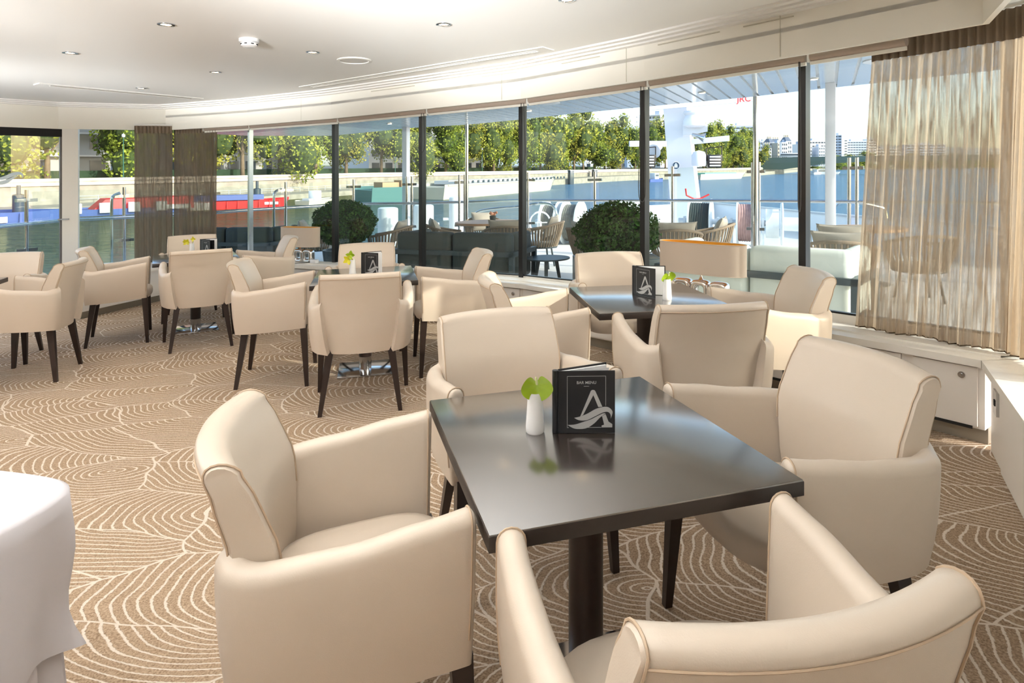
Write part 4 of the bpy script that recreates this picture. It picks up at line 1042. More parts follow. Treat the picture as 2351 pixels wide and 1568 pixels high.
def roundtable(x, y, r, label):
    t = thing('outdoor_table', label, 'table', x, y, -.03)
    build('wood_top', MB().lathe([(.001,.725),(r-.01,.725),(r,.73),(r,.758),(r-.006,.765),(.001,.766)], n=48), TEAK, t)
    build('pedestal', MB().lathe([(.05,.02),(.05,.725)], n=20), FRAMEG, t); build('base_disc', MB().lathe([(.3,0),(.3,.015),(.05,.03)], n=32), FRAMEG, t)
roundtable(-.42,11.3,.60,'round wooden table with a small flower pot on the terrace')
roundtable(4.78,8.55,.50,'round wooden table beside the right curtain outside')
t = thing('flower_pot', 'small grey pot of pink flowers on the round wooden table', 'plant', -.35, 11.5, .737)
build('pot', MB().lathe([(.05,0),(.06,.09),(.055,.09),(.05,.08)], n=20), SOFAG, t)
for k in range(14):
    a = R.uniform(0, 6.28); r = R.uniform(0, .07); build('bloom', MB().ball((math.cos(a)*r, math.sin(a)*r, .11+R.uniform(0,.04)), .022, 8, 5), mat('pink_bloom', srgb(206, 150, 120), .6) if k == 0 else bpy.data.materials['pink_bloom'], t)

# clipped shrubs
def leafquads(mb, pts, s, rr):
    for p, nrm in pts:
        d = Vector((rr.gauss(0,1), rr.gauss(0,1), rr.gauss(0,1)))+nrm*1.1; d.normalize(); t1 = d.cross(Vector((rr.gauss(0,1), rr.gauss(0,1), rr.gauss(0,1)))).normalized(); t2 = d.cross(t1)
        w = s*rr.uniform(.6, 1.15); mb.add([p-t1*w*.5, p+t2*w*.32+d*w*.08, p+t1*w*.5, p-t2*w*.32+d*w*.08], [(0,1,2,3)])
def shrub(x, y, zc, rx, rz, label, pot, seed):
    t = thing('clipped_shrub', label, 'shrub', x, y, -.03); rr = random.Random(seed)
    pot(t)
    mb = MB(); pts = []
    for k in range(7500):
        v = Vector((rr.gauss(0,1), rr.gauss(0,1), rr.gauss(0,1))).normalized(); f = 1+.09*math.sin(v.x*7+seed)*math.sin(v.y*6)*math.sin(v.z*8+1)+rr.gauss(0,.035)
        f *= rr.choice((1,1,1,.93,.85)); pts.append((Vector((v.x*rx*f, v.y*rx*f, zc+v.z*rz*f)), v))
    leafquads(mb, pts, .05, rr); o = build('foliage', mb, BUSHL, t, smooth=False); o['kind'] = 'stuff'
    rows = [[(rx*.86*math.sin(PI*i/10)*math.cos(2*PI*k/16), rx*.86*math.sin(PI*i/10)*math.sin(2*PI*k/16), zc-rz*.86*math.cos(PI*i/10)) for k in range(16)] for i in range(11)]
    build('dark_core', MB().grid(rows, closev=True), mat('shrub_core', srgb(18, 30, 18), .95), t)  # dark solid core paints the shade inside the foliage
    build('stem', MB().tube([(0,0,.4),(0,0,zc)], .03, 8), BARK, t)
def pot_round(t): build('round_pot', MB().lathe([(.26,0),(.32,.5),(.29,.5),(.27,.45),(.001,.44)], n=32), PLANTER, t)
def pot_box(t):
    build('planter_box', MB().rbox(-.52,.52,-.3,.3,0,.52,.01), PLANTER, t); build('soil', MB().box(-.48,.48,-.26,.26,.5,.525), UPGRND, t, smooth=False)
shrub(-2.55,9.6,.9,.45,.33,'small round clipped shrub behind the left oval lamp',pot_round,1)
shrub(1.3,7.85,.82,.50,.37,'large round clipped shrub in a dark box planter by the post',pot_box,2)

# ------------------------------------------------------------------ working bow: bollards, winches, mast
def bollard(x, y, r, z0, z1, label, peg):
    t = thing('mooring_bollard', label, 'bollard', x, y, z0, 0, 'white mooring bollards', ship=False)
    h = z1-z0
    build('drum', MB().lathe([(r*1.15,0),(r*1.15,.04),(r,.05),(r,h-.05),(r*.96,h-.015),(r*.8,h),(.001,h)], n=32), SHIPW, t, ship=False)
    for s_ in peg: build('peg', MB().cyl((s_*r*.9,-.05,h*.55),(s_*(r+.13),-.08,h*.55),.035), SHIPW, t, ship=False)
bollard(-2.83,14.4,.23,-.45,.49,'white bollard left of the white canopy post',(-1,))
bollard(-2.06,14.75,.23,-.45,.53,'white bollard right of the white canopy post',(1,))
bollard(-1.32,14.95,.17,-.45,.70,'tall white bollard behind the rope chairs',(-1,1))
def winch(x, y, z, rot, label, r, rope, n=1, w=.42, wheel=False):
    t = thing('mooring_winch', label, 'winch', x, y, z, rot, ship=False)
    for k in range(n):
        for s_ in (0, 1):
            X = k*(w+.14)+s_*w
            build('flange', MB().tube([(X-.015,0,0),(X+.015,0,0)], r, 40), SHIPW, t, ship=False)
        X0 = k*(w+.14); coil = MB(); m = int(w/.05)
        for i in range(m):
            xx = X0+.04+(w-.08)*i/(m-1); coil.tube([(xx+.01*math.sin(j*.7), math.cos(2*PI*j/28)*r*.76, math.sin(2*PI*j/28)*r*.76) for j in range(28)], .032, 6, close=True)
        build('rope_coil', coil, rope, t, ship=False)
        build('drum', MB().tube([(X0,0,0),(X0+w,0,0)], r*.7, 28), SHIPG, t, ship=False)
    L_ = n*(w+.14)
    build('axle', MB().cyl((-.25,0,0),(L_+.25,0,0),.06,16), SHIPW, t, ship=False)
    for X in (-.12, L_): build('side_frame', MB().add([(X-.02,-.3,-.75),(X+.02,-.3,-.75),(X+.02,.3,-.75),(X-.02,.3,-.75),(X-.02,-.08,.1),(X+.02,-.08,.1),(X+.02,.08,.1),(X-.02,.08,.1)], [(3,2,1,0),(4,5,6,7),(0,1,5,4),(1,2,6,5),(2,3,7,6),(3,0,4,7)]), SHIPW, t, ship=False, smooth=False)
    if wheel:
        build('handwheel', MB().tube([(L_+.36, math.cos(2*PI*j/36)*.42, math.sin(2*PI*j/36)*.42) for j in range(36)], .025, 8, close=True), SHIPW, t, ship=False)
        sp = MB()
        for j in range(3): sp.cyl((L_+.36, math.cos(PI*j/3)*.42, math.sin(PI*j/3)*.42), (L_+.36, -math.cos(PI*j/3)*.42, -math.sin(PI*j/3)*.42), .015, 6)
        build('spokes', sp, SHIPW, t, ship=False)
        build('gear_case', MB().tube([(L_+.05,0,0),(L_+.3,0,0)], .3, 24), SHIPW, t, ship=False); build('motor', MB().tube([(L_+.4,0,0),(L_+.72,0,0)], .14, 16), SHIPW, t, ship=False)
winch(.80,14.9,.12,-.42,'double white winch with grey rope behind the side table',.52,MOORROPE,2,.36)
winch(3.95,14.0,.22,-.4,'white winch with dark rope behind the sideways rope chair',.50,SOFAG,1,.45)
winch(4.75,13.3,.25,-.38,'white winch with faded red rope and handwheel left of the black window post',.48,REDROPE,1,.36,True)
t = thing('cable_reel', 'small white handwheel on the bow beside the bollards', 'winch', .62, 14.0, .18, .3, ship=False)
build('rim', MB().tube([(math.cos(2*PI*j/32)*.24, 0, math.sin(2*PI*j/32)*.24) for j in range(32)], .02, 8, close=True), SHIPW, t, ship=False)
build('spokes', MB().cyl((-.24,0,0),(.24,0,0),.012,6).cyl((0,0,-.24),(0,0,.24),.012,6), SHIPW, t, ship=False)
build('stand', MB().box(-.05,.05,.02,.12,-.6,.02), SHIPW, t, ship=False, smooth=False)
t = thing('bow_handrail', 'bent steel handrail on the bow behind the round wooden table', 'railing', 0, 0, 0, 0, ship=False)
build('tube', MB().tube(spline([(-.88,14.2,-.4),(-.86,14.2,.2),(-.72,14.2,.42),(.04,13.9,.53),(.9,13.7,.56),(.95,13.7,-.4)], 40), .03, 8), CHROME, t, ship=False)
build('base_feet', MB().box(-.92,-.80,14.15,14.25,-.42,-.38).box(.9,1.0,13.65,13.75,-.42,-.38), STEEL, t, ship=False, smooth=False)
t = thing('bow_handrail', 'bent steel handrail on the bow left of the right curtain', 'railing', 0, 0, 0, 0, ship=False)
build('tube', MB().tube(spline([(6.1,12,-.2),(6.15,12,.71),(6.92,12,.67),(7.1,12,.5),(7.1,12,-.2)], 40), .035, 8), CHROME, t, ship=False)
build('base_feet', MB().box(6.04,6.16,11.95,12.05,-.24,-.18).box(7.04,7.16,11.95,12.05,-.24,-.18), STEEL, t, ship=False, smooth=False)
t = thing('red_crank', 'bent red steel bar lying across the bow gear below the mast', 'bar', 0, 0, 0, 0, ship=False)
build('bar', MB().tube([(4.4,16,.86),(4.42,16,.69),(4.62,16,.59),(4.76,16,.6),(4.99,16,.71)], .022, 8), REDP, t, ship=False)
build('pedestal', MB().box(4.55,4.8,15.95,16.2,-.5,.6), SHIPW, t, ship=False, smooth=False)

# mast with crossarms, radar, lamps
ma = thing('signal_mast', 'white tapering ship mast with crossarms beyond the terrace rail', 'mast', 0, 0, 0, 0, ship=False)
c = MB(); vs = []
for cx_, w_, z in ((4.98,.80,-.6),(4.55,.62,4.2)):          # left shoulder, then along the face towards the bow
    p0 = Vector((cx_-w_*.42, 18.25, z)); e1 = Vector((.9,-.44,0)); e2 = Vector((.44,.9,0))
    vs += [p0, p0+e1*w_, p0+e1*w_+e2*.55, p0+e2*.55]
c.add(vs, [(3,2,1,0),(4,5,6,7),(0,1,5,4),(1,2,6,5),(2,3,7,6),(3,0,4,7)])
build('mast_column', c, SHIPW, ma, ship=False, smooth=False)
build('crossarm', MB().box(3.35,4.4,17.95,18.1,1.98,2.14), SHIPW, ma, ship=False, smooth=False)
build('crossarm', MB().beam((4.95,18.1,2.10), (6.05,17.6,2.2), .15, .15), SHIPW, ma, ship=False, smooth=False)
rd = build('radar_bar', MB().beam((3.6,17.75,3.10), (6.62,17.2,3.32), .16, .26), SHIPW, ma, ship=False, smooth=False)
dirv = Vector((3.02,-.55,.22)).normalized(); jt = text_mesh('JRC', .235)
build('radar_lettering', MB().add([tuple(Vector((6.30,17.17,3.175))+dirv*v[0]+Vector((0,-.012,v[1]))) for v in jt[0]], jt[1]), REDP, rd, ship=False, smooth=False)
build('radar_base', MB().lathe([(.28,2.96),(.3,2.9),(.24,2.84),(.3,2.7),(.3,2.55),(.2,2.5)], (5.08,17.6,0), 20), SHIPW, ma, ship=False)
build('bracket_arm', MB().add([(4.85,17.9,2.3),(5.42,17.5,2.38),(5.42,17.5,2.6),(4.85,17.9,2.6),(4.85,17.95,2.25),(5.42,17.6,2.38),(5.42,17.6,2.6),(4.85,17.95,2.6)], [(0,1,2,3),(7,6,5,4),(0,4,5,1),(1,5,6,2),(2,6,7,3),(3,7,4,0)]), SHIPW, ma, ship=False, smooth=False)
build('horn', MB().tube([(5.02,17.6,2.3),(5.2,17.5,2.24),(5.32,17.45,2.2)], [.05,.07,.15], 16), CHROME, ma, ship=False)
build('radar_dome', MB().lathe([(.001,-.2),(.18,-.2),(.2,-.15),(.2,.1),(.15,.2),(.001,.24)], (5.18,17.5,1.62), 24), SHIPW, ma, ship=False)
build('loudhailer', MB().tube([(4.22,17.9,1.98),(4.1,17.85,1.9),(3.98,17.7,1.84)], [.06,.09,.2], 18), SHIPW, ma, ship=False)
for x, y, z, r in ((3.79,17.6,1.62,.2),(5.57,17.4,1.62,-.25)):
    f = build('floodlight', MB().rbox(x-.19,x+.19,y-.08,y+.06,z-.24,z+.12,.02), BLACK, ma, ship=False)
    for k in range(4): build('led_row', MB().box(x-.15,x+.15,y-.09,y-.078,z-.2+k*.08,z-.16+k*.08), SHIPG, f, ship=False, smooth=False)
    build('yoke', MB().tube([(x-.21,y,z-.05),(x-.21,y,z+.3),(x+.21,y,z+.34),(x+.21,y,z-.05)], .02, 6), BLACK, f, ship=False)
sg = build('round_sign', MB().tube([(4.66,17.96,1.44),(4.66,17.99,1.44)], .11, 28), mat('sign_blue', srgb(40, 78, 104), .4), ma, ship=False)
build('sign_ring', MB().tube([(4.66+math.cos(2*PI*j/32)*.105,17.955,1.44+math.sin(2*PI*j/32)*.105) for j in range(32)], .008, 6, close=True), SHIPW, sg, ship=False)
build('sign_figure', MB().box(4.615,4.705,17.95,17.957,1.38,1.47).box(4.64,4.68,17.95,17.957,1.47,1.51), SHIPW, sg, ship=False, smooth=False)
t = thing('deck_locker', 'white ventilator cowl on the bow behind the large shrub', 'locker', 2.75, 15.0, -.4, .2, ship=False)
build('cowl', MB().add([(-.45,-.25,0),(.5,-.25,0),(.5,.3,0),(-.45,.3,0),(-.3,-.2,1.0),(.22,-.2,1.0),(.22,.25,1.0),(-.3,.25,1.0)], [(3,2,1,0),(4,5,6,7),(0,1,5,4),(1,2,6,5),(2,3,7,6),(3,0,4,7)]), SHIPW, t, ship=False, smooth=False)
build('hatch_door', MB().rbox(-.3,.05,-.27,-.22,.2,.85,.01), SHIPG, t, ship=False)

# ================================================================== RIVER, QUAY, TREES, CITY
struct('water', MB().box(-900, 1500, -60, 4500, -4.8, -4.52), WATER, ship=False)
WL = [(-90,30),(-75,60),(-58.9,85),(-47,103),(-32.3,138),(0,175),(22,212),(40,240),(92,285),(150,380),(300,640)]      # foot of the upper quay wall
def near(P, d): return offset(P, -d)
low = near(WL, 7)
mb = MB(); n = len(WL)
qh = [-3.9,-3.9,-3.8,-3.7,-3.6,-3.1,-2.8,-2.7,-2.7,-2.7,-2.7]
mb.grid([[(p[0],p[1],-4.9),(p[0],p[1],z),(q[0],q[1],z),(q[0],q[1],-4.9)] for p, q, z in zip(low, offset(WL, .5), qh)])
struct('trim_60', mb, STONE, ship=False)          # low quay
struct('wall_quay', strip(WL, -4.5, -.75, .7), STONE, ship=False)
qc = struct('trim_61', strip(near(WL, .25), -1.35, -.98, 1.1), COPING, ship=False)
struct('trim_62', strip(offset(WL, .1), -.98, -.42, .4), COPING, ship=False)   # parapet
UP = offset(WL, 45)
struct('ground_upper_quay', MB().grid([[(p[0],p[1],-.75),(q[0],q[1],-.6)] for p, q in zip(offset(WL, .4), UP)]), UPGRND, ship=False)
fence = thing('towpath_railing', 'low galvanised railing along the towpath', 'railing', 0, 0, 0, 0, ship=False)
fp = near(WL[2:6], 1.2); zf = -3.7
build('rail_bar', MB().tube([(x,y,zf+.9) for x, y in fp], .04, 5).tube([(x,y,zf+.5) for x, y in fp], .03, 5), GALV, fence, ship=False)
for p, tg, l in pline(fp, 2.4): build('rail_post', MB().cyl((p[0],p[1],zf),(p[0],p[1],zf+1),.05,6), GALV, fence, ship=False)

# plane trees: four crowns, each copied along the quay
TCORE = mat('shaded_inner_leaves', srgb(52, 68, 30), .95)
def crown_mesh(name, rx, rz, cnt, s, seed, m):
    rr = random.Random(seed); mb = MB(); pts = []
    lob = [(Vector((rr.gauss(0,.5), rr.gauss(0,.5), rr.gauss(0,.55))), rr.uniform(.42,.66)) for _ in range(13)]
    for k in range(cnt):
        c, r = rr.choice(lob); v = Vector((rr.gauss(0,1), rr.gauss(0,1), rr.gauss(0,1))).normalized()
        p = c+v*r*rr.uniform(.78,1.03); pts.append((Vector((p.x*rx, p.y*rx, p.z*rz)), v))
    leafquads(mb, pts, s, rr)
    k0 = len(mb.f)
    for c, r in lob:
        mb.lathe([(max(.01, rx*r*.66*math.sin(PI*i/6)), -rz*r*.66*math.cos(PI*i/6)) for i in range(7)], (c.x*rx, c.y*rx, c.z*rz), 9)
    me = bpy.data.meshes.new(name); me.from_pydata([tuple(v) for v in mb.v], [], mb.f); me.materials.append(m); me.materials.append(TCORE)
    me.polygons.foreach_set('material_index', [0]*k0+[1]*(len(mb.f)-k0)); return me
crowns = [crown_mesh('crown', 5.6, 7.2, 5200, .62, 20+i, TREEL[i % 3]) for i in range(4)]
crowns_far = [crown_mesh('crown', 5.6, 7.2, 2200, .95, 40+i, TREEL[i % 3]) for i in range(3)]
tm = MB().tube([(0,0,-.4),(.1,0,2.5),(-.1,.1,6),(0,0,9)], [.42,.34,.28,.12], 9)
for a in range(4): tm.tube([(0,0,3.2+a*.7),(math.cos(a*1.7)*2.2, math.sin(a*1.7)*2.2, 6.6+a*.7)], [.17,.06], 6)
tme = bpy.data.meshes.new('trunk'); tme.from_pydata([tuple(v) for v in tm.v], [], tm.f); tme.materials.append(BARK); tme.shade_smooth()
ORD = 'first second third fourth fifth sixth seventh eighth ninth tenth eleventh twelfth thirteenth fourteenth fifteenth sixteenth seventeenth eighteenth nineteenth twentieth'.split()+['twenty-'+w for w in 'first second third fourth fifth sixth seventh eighth ninth'.split()]+['thirtieth']+['thirty-'+w for w in 'first second third fourth fifth sixth seventh eighth ninth'.split()]+['fortieth']+['forty-'+w for w in 'first second third fourth fifth sixth seventh eighth ninth'.split()]+['fiftieth']
TL = pline(offset(WL[:10], 6), 9.2); k = 0; tk = -1
for p, tg, l in TL:
    if p[1] < 52: continue
    x, y = p[0]+R.uniform(-.8,.8), p[1]+R.uniform(-.8,.8)
    if x/y*1450 < -1175: continue
    h = R.uniform(.94, 1.08); tk += 1
    t = thing('plane_tree', 'leafy plane tree on the far quay, %s of the row from the left edge' % ORD[tk], 'tree', x, y, -.75, 0, 'plane trees along the quay', ship=False)
    far = y > 190
    o = bpy.data.objects.new('crown', crowns_far[k % 3] if far else crowns[k % 4]); C.objects.link(o); o.parent = t; o.location = (0,0,9.9*h+R.uniform(-.5,.3)); o.rotation_euler = (0,0,R.uniform(0,6.28)); o.scale = (h*R.uniform(.92,1.08), h, h*1.02); o['kind'] = 'stuff'
    o = bpy.data.objects.new('trunk', tme); C.objects.link(o); o.parent = t; o.rotation_euler = (0,0,R.uniform(0,6.28))
    k += 1
for i, (x, y) in enumerate([(132,395),(150,420),(168,450),(118,360),(104,330),(186,470)]):
    t = thing('plane_tree', '%s of the bushy trees at the end of the quay row by the bridge' % ORD[i], 'tree', x, y, -.75, 0, 'trees by the bridge', ship=False)
    o = bpy.data.objects.new('crown', crowns_far[i % 3]); C.objects.link(o); o.parent = t; o.location = (0,0,8.2); o.rotation_euler = (0,0,i); o['kind'] = 'stuff'
    o = bpy.data.objects.new('trunk', tme); C.objects.link(o); o.parent = t
hedge = MB().grid([[(p[0],p[1],-.7),(p[0],p[1],.5),(q[0],q[1],.5),(q[0],q[1],-.7)] for p, q in zip(offset(WL[:8], 9), offset(WL[:8], 10.5))])
tag(build('clipped_hedge', hedge, HEDGE, None, ship=False, smooth=False), 'low dark hedge under the plane trees', 'hedge')
for i, (x, y) in enumerate([(-56,91),(-49,104),(-36,131),(-27,146),(-8,170)]):
    t = thing('street_lamp', 'thin green lamp post on the far quay, %s from the left' % ORD[i], 'lamp', x, y, -.7, 0, 'lamp posts on the quay', ship=False)
    build('pole', MB().tube([(0,0,-3),(0,0,6)], [.09,.05], 8), mat('lamp_green', srgb(40, 92, 80), .5) if i == 0 else bpy.data.materials['lamp_green'], t, ship=False)
    build('lantern', MB().lathe([(.05,6),(.22,6.1),(.25,6.4),(.05,6.6)], n=10), SHIPG, t, ship=False)

# buildings: box volumes with real window bays
WIN = {}
def building(name, label, x, y, z0, w, d, h, rot, m, floors, bays, win=WINDARK, wfrac=.55, hfrac=.5, sidebays=0, roof=None, cat='building', balcony=False, ww=None):
    t = thing(name, label, cat, x, y, z0, rot, ship=False)
    build('facade', MB().box(-w/2,w/2,0,d,0,h), m, t, ship=False, smooth=False)
    fh = h/floors; bw = w/bays
    def wmesh(sx, sz, mm):
        key = (round(sx,2), round(sz,2), mm.name)
        if key not in WIN:
            me = bpy.data.meshes.new('window'); b = MB().box(-sx/2,sx/2,-.06,.1,-sz/2,sz/2); me.from_pydata(b.v, [], b.f); me.materials.append(mm); WIN[key] = me
        return WIN[key]
    for f in range(floors):
        for b in range(bays):
            o = bpy.data.objects.new('window', wmesh(bw*wfrac, fh*hfrac, win)); C.objects.link(o); o.parent = t; o.location = (-w/2+bw*(b+.5), 0, fh*(f+.52))
        for b in range(sidebays):
            sb = d/sidebays
            o = bpy.data.objects.new('window', wmesh(sb*wfrac, fh*hfrac, win)); C.objects.link(o); o.parent = t; o.location = (-w/2, sb*(b+.5), fh*(f+.52)); o.rotation_euler = (0,0,-PI/2)
        if balcony: build('balcony_slab', MB().box(-w/2-.3,w/2+.3,-1.1,0,fh*(f+1)-.25,fh*(f+1)), FACADEW, t, ship=False, smooth=False)
    if roof: roof(t, w, d, h)
    return t
def flatroof(t, w, d, h):
    build('roof_parapet', MB().box(-w/2-.2,w/2+.2,-.2,d+.2,h,h+.5), FACADEW, t, ship=False, smooth=False)
    build('roof_plant', MB().box(-w*.2,w*.15,d*.3,d*.7,h+.5,h+3), FACADEB, t, ship=False, smooth=False)
def slate(t, w, d, h):
    build('slate_roof', MB().add([(-w/2,0,h),(w/2,0,h),(w/2,d,h),(-w/2,d,h),(-w/2+1,d*.35,h+4),(w/2-1,d*.35,h+4),(w/2-1,d*.65,h+4),(-w/2+1,d*.65,h+4)], [(4,5,6,7),(0,1,5,4),(1,2,6,5),(2,3,7,6),(3,0,4,7)]), mat('slate', srgb(96, 108, 124), .7), t, ship=False, smooth=False)
    for k in range(3): build('chimney', MB().box(-w*.35+k*w*.3,-w*.35+k*w*.3+1,d*.4,d*.4+1.4,h+3,h+6), FACADED, t, ship=False, smooth=False)
building('apartment_block', 'grey apartment block behind the trees left of the corner curtain', -78,92,-.7,36,14,22,.98,FACADE,6,9,wfrac=.6,hfrac=.5,roof=flatroof,balcony=True)
building('apartment_block', 'grey apartment block behind the trees above the red barge', -56,131,-.7,40,14,22,1.0,FACADE,6,10,wfrac=.6,hfrac=.5,roof=flatroof)
building('apartment_block', 'pale apartment block hidden behind trees above the long white ship', -22,185,-.7,48,14,20,.85,FACADEW,6,11,roof=flatroof)
building('terraced_apartments', 'stepped white apartment building above the trees left of the tower', 45.4,332,-.7,13.6,14,22.5,-.15,FACADEW,7,4,roof=flatroof)
building('townhouse', 'grey roofed townhouse left of the white tower', 72,422,-.7,11,12,22,0,FACADED,7,3,roof=slate)
building('white_tower', 'white apartment tower with bands of balconies behind the black post', 89.5,398,-.7,9,14,33,-.75,FACADEW,11,3,wfrac=.75,hfrac=.45,roof=flatroof,balcony=True)
building('shaded_gable_block', 'plain shaded gable of the tower left of the black post', 79.2,401,-.7,12,10,33.5,0,FACADEB,11,1,wfrac=.05,hfrac=.1)  # tower's side away from the sun, shade put into its blue-grey colour
building('townhouse', 'tan townhouse between tower and mast', 102,430,-.7,5.5,12,28,0,FACADED,8,2,roof=None)
building('terraced_apartments', 'white stepped terraces right of the mast', 144,455,-.7,22,14,20,-.2,FACADEW,6,7,wfrac=.6,roof=slate)
building('terraced_apartments', 'upper white terraces right of the mast', 136,470,-.7,12,14,27,-.2,FACADEW,8,4,wfrac=.6,roof=slate)
building('office_block', 'blue grey office block with flat roof behind the steel post', 192,525,-.7,22,18,34,-.2,FACADEB,9,8,wfrac=.9,hfrac=.3,roof=flatroof)
rr = random.Random(5)
for i in range(17):
    px = 1735+i*9.5; Y = rr.uniform(560, 690); wd = rr.uniform(9, 16)/1450*Y; top = rr.uniform(324, 346)
    building('townhouse', 'pale townhouse far off, %s from the left between steel post and white post' % ORD[i], round((px-1175.5)/1450*Y,1), round(Y,1), -.7, round(wd,1), 12, round(2.2+(377-top)*Y/1450,1), rr.uniform(-.3,.2), rr.choice((FACADEW, FACADED, FACADEB, FACADEW)), 6, 3, roof=rr.choice((slate, flatroof))).update_tag()
for o in list(C.objects):
    if str(o.get('label', '')).startswith('pale townhouse far off'): o['group'] = 'distant hillside townhouses'
building('office_block', 'long white block with red blinds left of the square white post', 339,700,-.7,24,18,28,-.2,FACADEW,7,8,wfrac=.8,hfrac=.35,roof=flatroof)
building('office_block', 'grey gabled tower right of the square white post', 390,760,-.7,12,20,37,-.6,FACADEB,11,3,wfrac=.8,hfrac=.4,roof=flatroof,sidebays=4)
building('office_block', 'white balconied tower right of the square white post', 414.5,791,-.7,10,14,33,-.2,FACADEW,10,3,wfrac=.85,hfrac=.35,roof=flatroof)
building('office_block', 'wide blue grey office slab near the right curtain', 437,800,-.7,28,18,31,-.2,FACADEB,10,9,wfrac=.85,hfrac=.35,roof=flatroof)
building('office_block', 'narrow white office tower with roof pavilion near the right curtain', 457,802,-.7,10,18,34,-.2,FACADEW,10,3,wfrac=.7,hfrac=.35,roof=flatroof)
building('office_block', 'low pale office block against the right curtain', 535,900,-.7,34,18,24,-.2,FACADEW,6,9,wfrac=.85,hfrac=.35,roof=flatroof)
building('office_block', 'pale block behind the right curtain', 590,900,-.7,50,18,30,-.2,FACADEB,8,9,wfrac=.85,hfrac=.35,roof=flatroof)
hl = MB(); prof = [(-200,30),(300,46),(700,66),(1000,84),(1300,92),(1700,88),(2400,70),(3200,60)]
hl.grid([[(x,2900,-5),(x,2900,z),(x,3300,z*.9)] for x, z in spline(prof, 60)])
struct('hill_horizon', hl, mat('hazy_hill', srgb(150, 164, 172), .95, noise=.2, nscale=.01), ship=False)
# wooded far bank
rr = random.Random(9)
for i in range(16):
    x = 300+i*34; y = 640+i*26
    t = thing('bank_tree', 'dark green tree on the far bank behind the bridge, %s from the left' % ORD[i], 'tree', x, y, -3, 0, 'trees on the far bank', ship=False)
    o = bpy.data.objects.new('crown', crowns_far[i % 3]); C.objects.link(o); o.parent = t; o.location = (0,0,7); o.scale = (2.6,2,1); o.rotation_euler = (0,0,i*.3); o['kind'] = 'stuff'
    o = bpy.data.objects.new('trunk', tme); C.objects.link(o); o.parent = t
struct('ground_far_bank', MB().prism([(280,640),(900,1160),(1500,1500),(1500,2600),(280,2600)], -5, -3), QUAYTOP, ship=False)
struct('ground_left_city', MB().grid([[(p[0],p[1],-.6),(q[0],q[1],-.6)] for p, q in zip(offset(WL, 44), offset(WL, 420))]), UPGRND, ship=False)
# bridge
br = thing('river_bridge', 'dark low arched bridge across the river near the horizon', 'bridge', 0, 0, 0, 0, ship=False)
topl = [(118,402,4.6),(162,380,5.6),(216,355,6.4),(290,330,7.0)]
def bl_(x): return interp([(118,1.5),(146,-1.8),(158,-2.6),(170,-.5),(185,1.9),(205,3.1),(250,3.6),(290,3.0)], x)
rows = []
for x, y, z in spline(topl, 40):
    rows.append([(x,y,bl_(x)),(x,y,z),(x+3,y+11,z),(x+3,y+11,bl_(x))])
build('girder', MB().grid(rows, closev=True), BRONZE, br, ship=False, ang=30)
build('parapet', MB().tube([(x,y-.1,z+.9) for x, y, z in spline(topl, 20)], .12, 5), BRONZE, br, ship=False)
build('pier', MB().prism([(153,383.5),(163,378.5),(166,390),(156,394)], -4.6, -1.8), STONE, br, ship=False)
t = thing('white_bus', 'long white vehicle crossing the bridge', 'bus', 168, 382, 5.6, -.43, ship=False)
build('body', MB().rbox(-5.5,5.5,-1.2,1.2,.3,2.6,.3), SHIPW, t, ship=False); build('window_band', MB().box(-5,5,-1.25,-1.18,1.3,2.1), WINDARK, t, ship=False, smooth=False)
# boats
def barge(name, label, a, b, z0, h, beam, m, bow=0, stern=0, cat='barge'):
    """hull from stern a to bow b (waterline ends), raked bow"""
    A, B = Vector((*a, 0)), Vector((*b, 0)); L_ = (B-A).length; rot = math.atan2(B.y-A.y, B.x-A.x)
    t = thing(name, label, cat, a[0], a[1], z0, rot, ship=False)
    rows = []
    for u in [i/16 for i in range(17)]:
        x = L_*u; w = beam/2*(1 if u < .82 else max(.06, 1-((u-.82)/.18)**1.6)); rk = bow*max(0, (u-.8)/.2)**1.5; up = h*(1+.25*max(0, (u-.75)/.25)**2*(1 if bow else 0))
        rows.append([(x,w*.9,-.3),(x+rk,w,up),(x+rk,w-.15,up),(x+rk,w-.15,up*.8),(x+rk,-w+.15,up*.8),(x+rk,-w+.15,up),(x+rk,-w,up),(x,-w*.9,-.3)])
    mb = MB().grid(rows, closev=True); mb.f += [tuple(range(8)), tuple(range(128, 136))]
    build('hull', mb, m, t, ship=False, ang=30); return t, L_
# blue barge seen through the door
b, L_ = barge('cargo_barge', 'blue cargo barge with red hold behind the glass door', (-66.0,52.0), (-49.1,68.5), -4.52, 1.15, 6, BLUEP)
build('hold_coaming', MB().box(3,L_-6.5,-1.6,2.4,.9,1.75), REDP, b, ship=False, smooth=False)
sgn = build('name_board', MB().box(L_*.60,L_*.80,-3.09,-3.02,.15,.75), SHIPW, b, ship=False, smooth=False)
ct = text_mesh('CEMEX', .62); build('board_lettering', MB().add([(v[0]+L_*.70, -3.1, v[1]+.24) for v in ct[0]], ct[1]), BLUEP, sgn, ship=False, smooth=False)
for i in range(9): build('hull_rib', MB().box(1.5+i*2.3,1.6+i*2.3,-3.12,-3.0,.05,1.1), BLUEP, b, ship=False, smooth=False)
build('exhaust_stack', MB().lathe([(.55,.9),(.55,2.8),(.2,2.9),(.2,3.8)], (L_-3.5,0,0), 14), WINDARK, b, ship=False)
b, L_ = barge('cargo_barge', 'red and white cargo barge left of the corner curtain', (-52.0,73.0), (-42.0,81.5), -4.52, .75, 5, BLUEP)
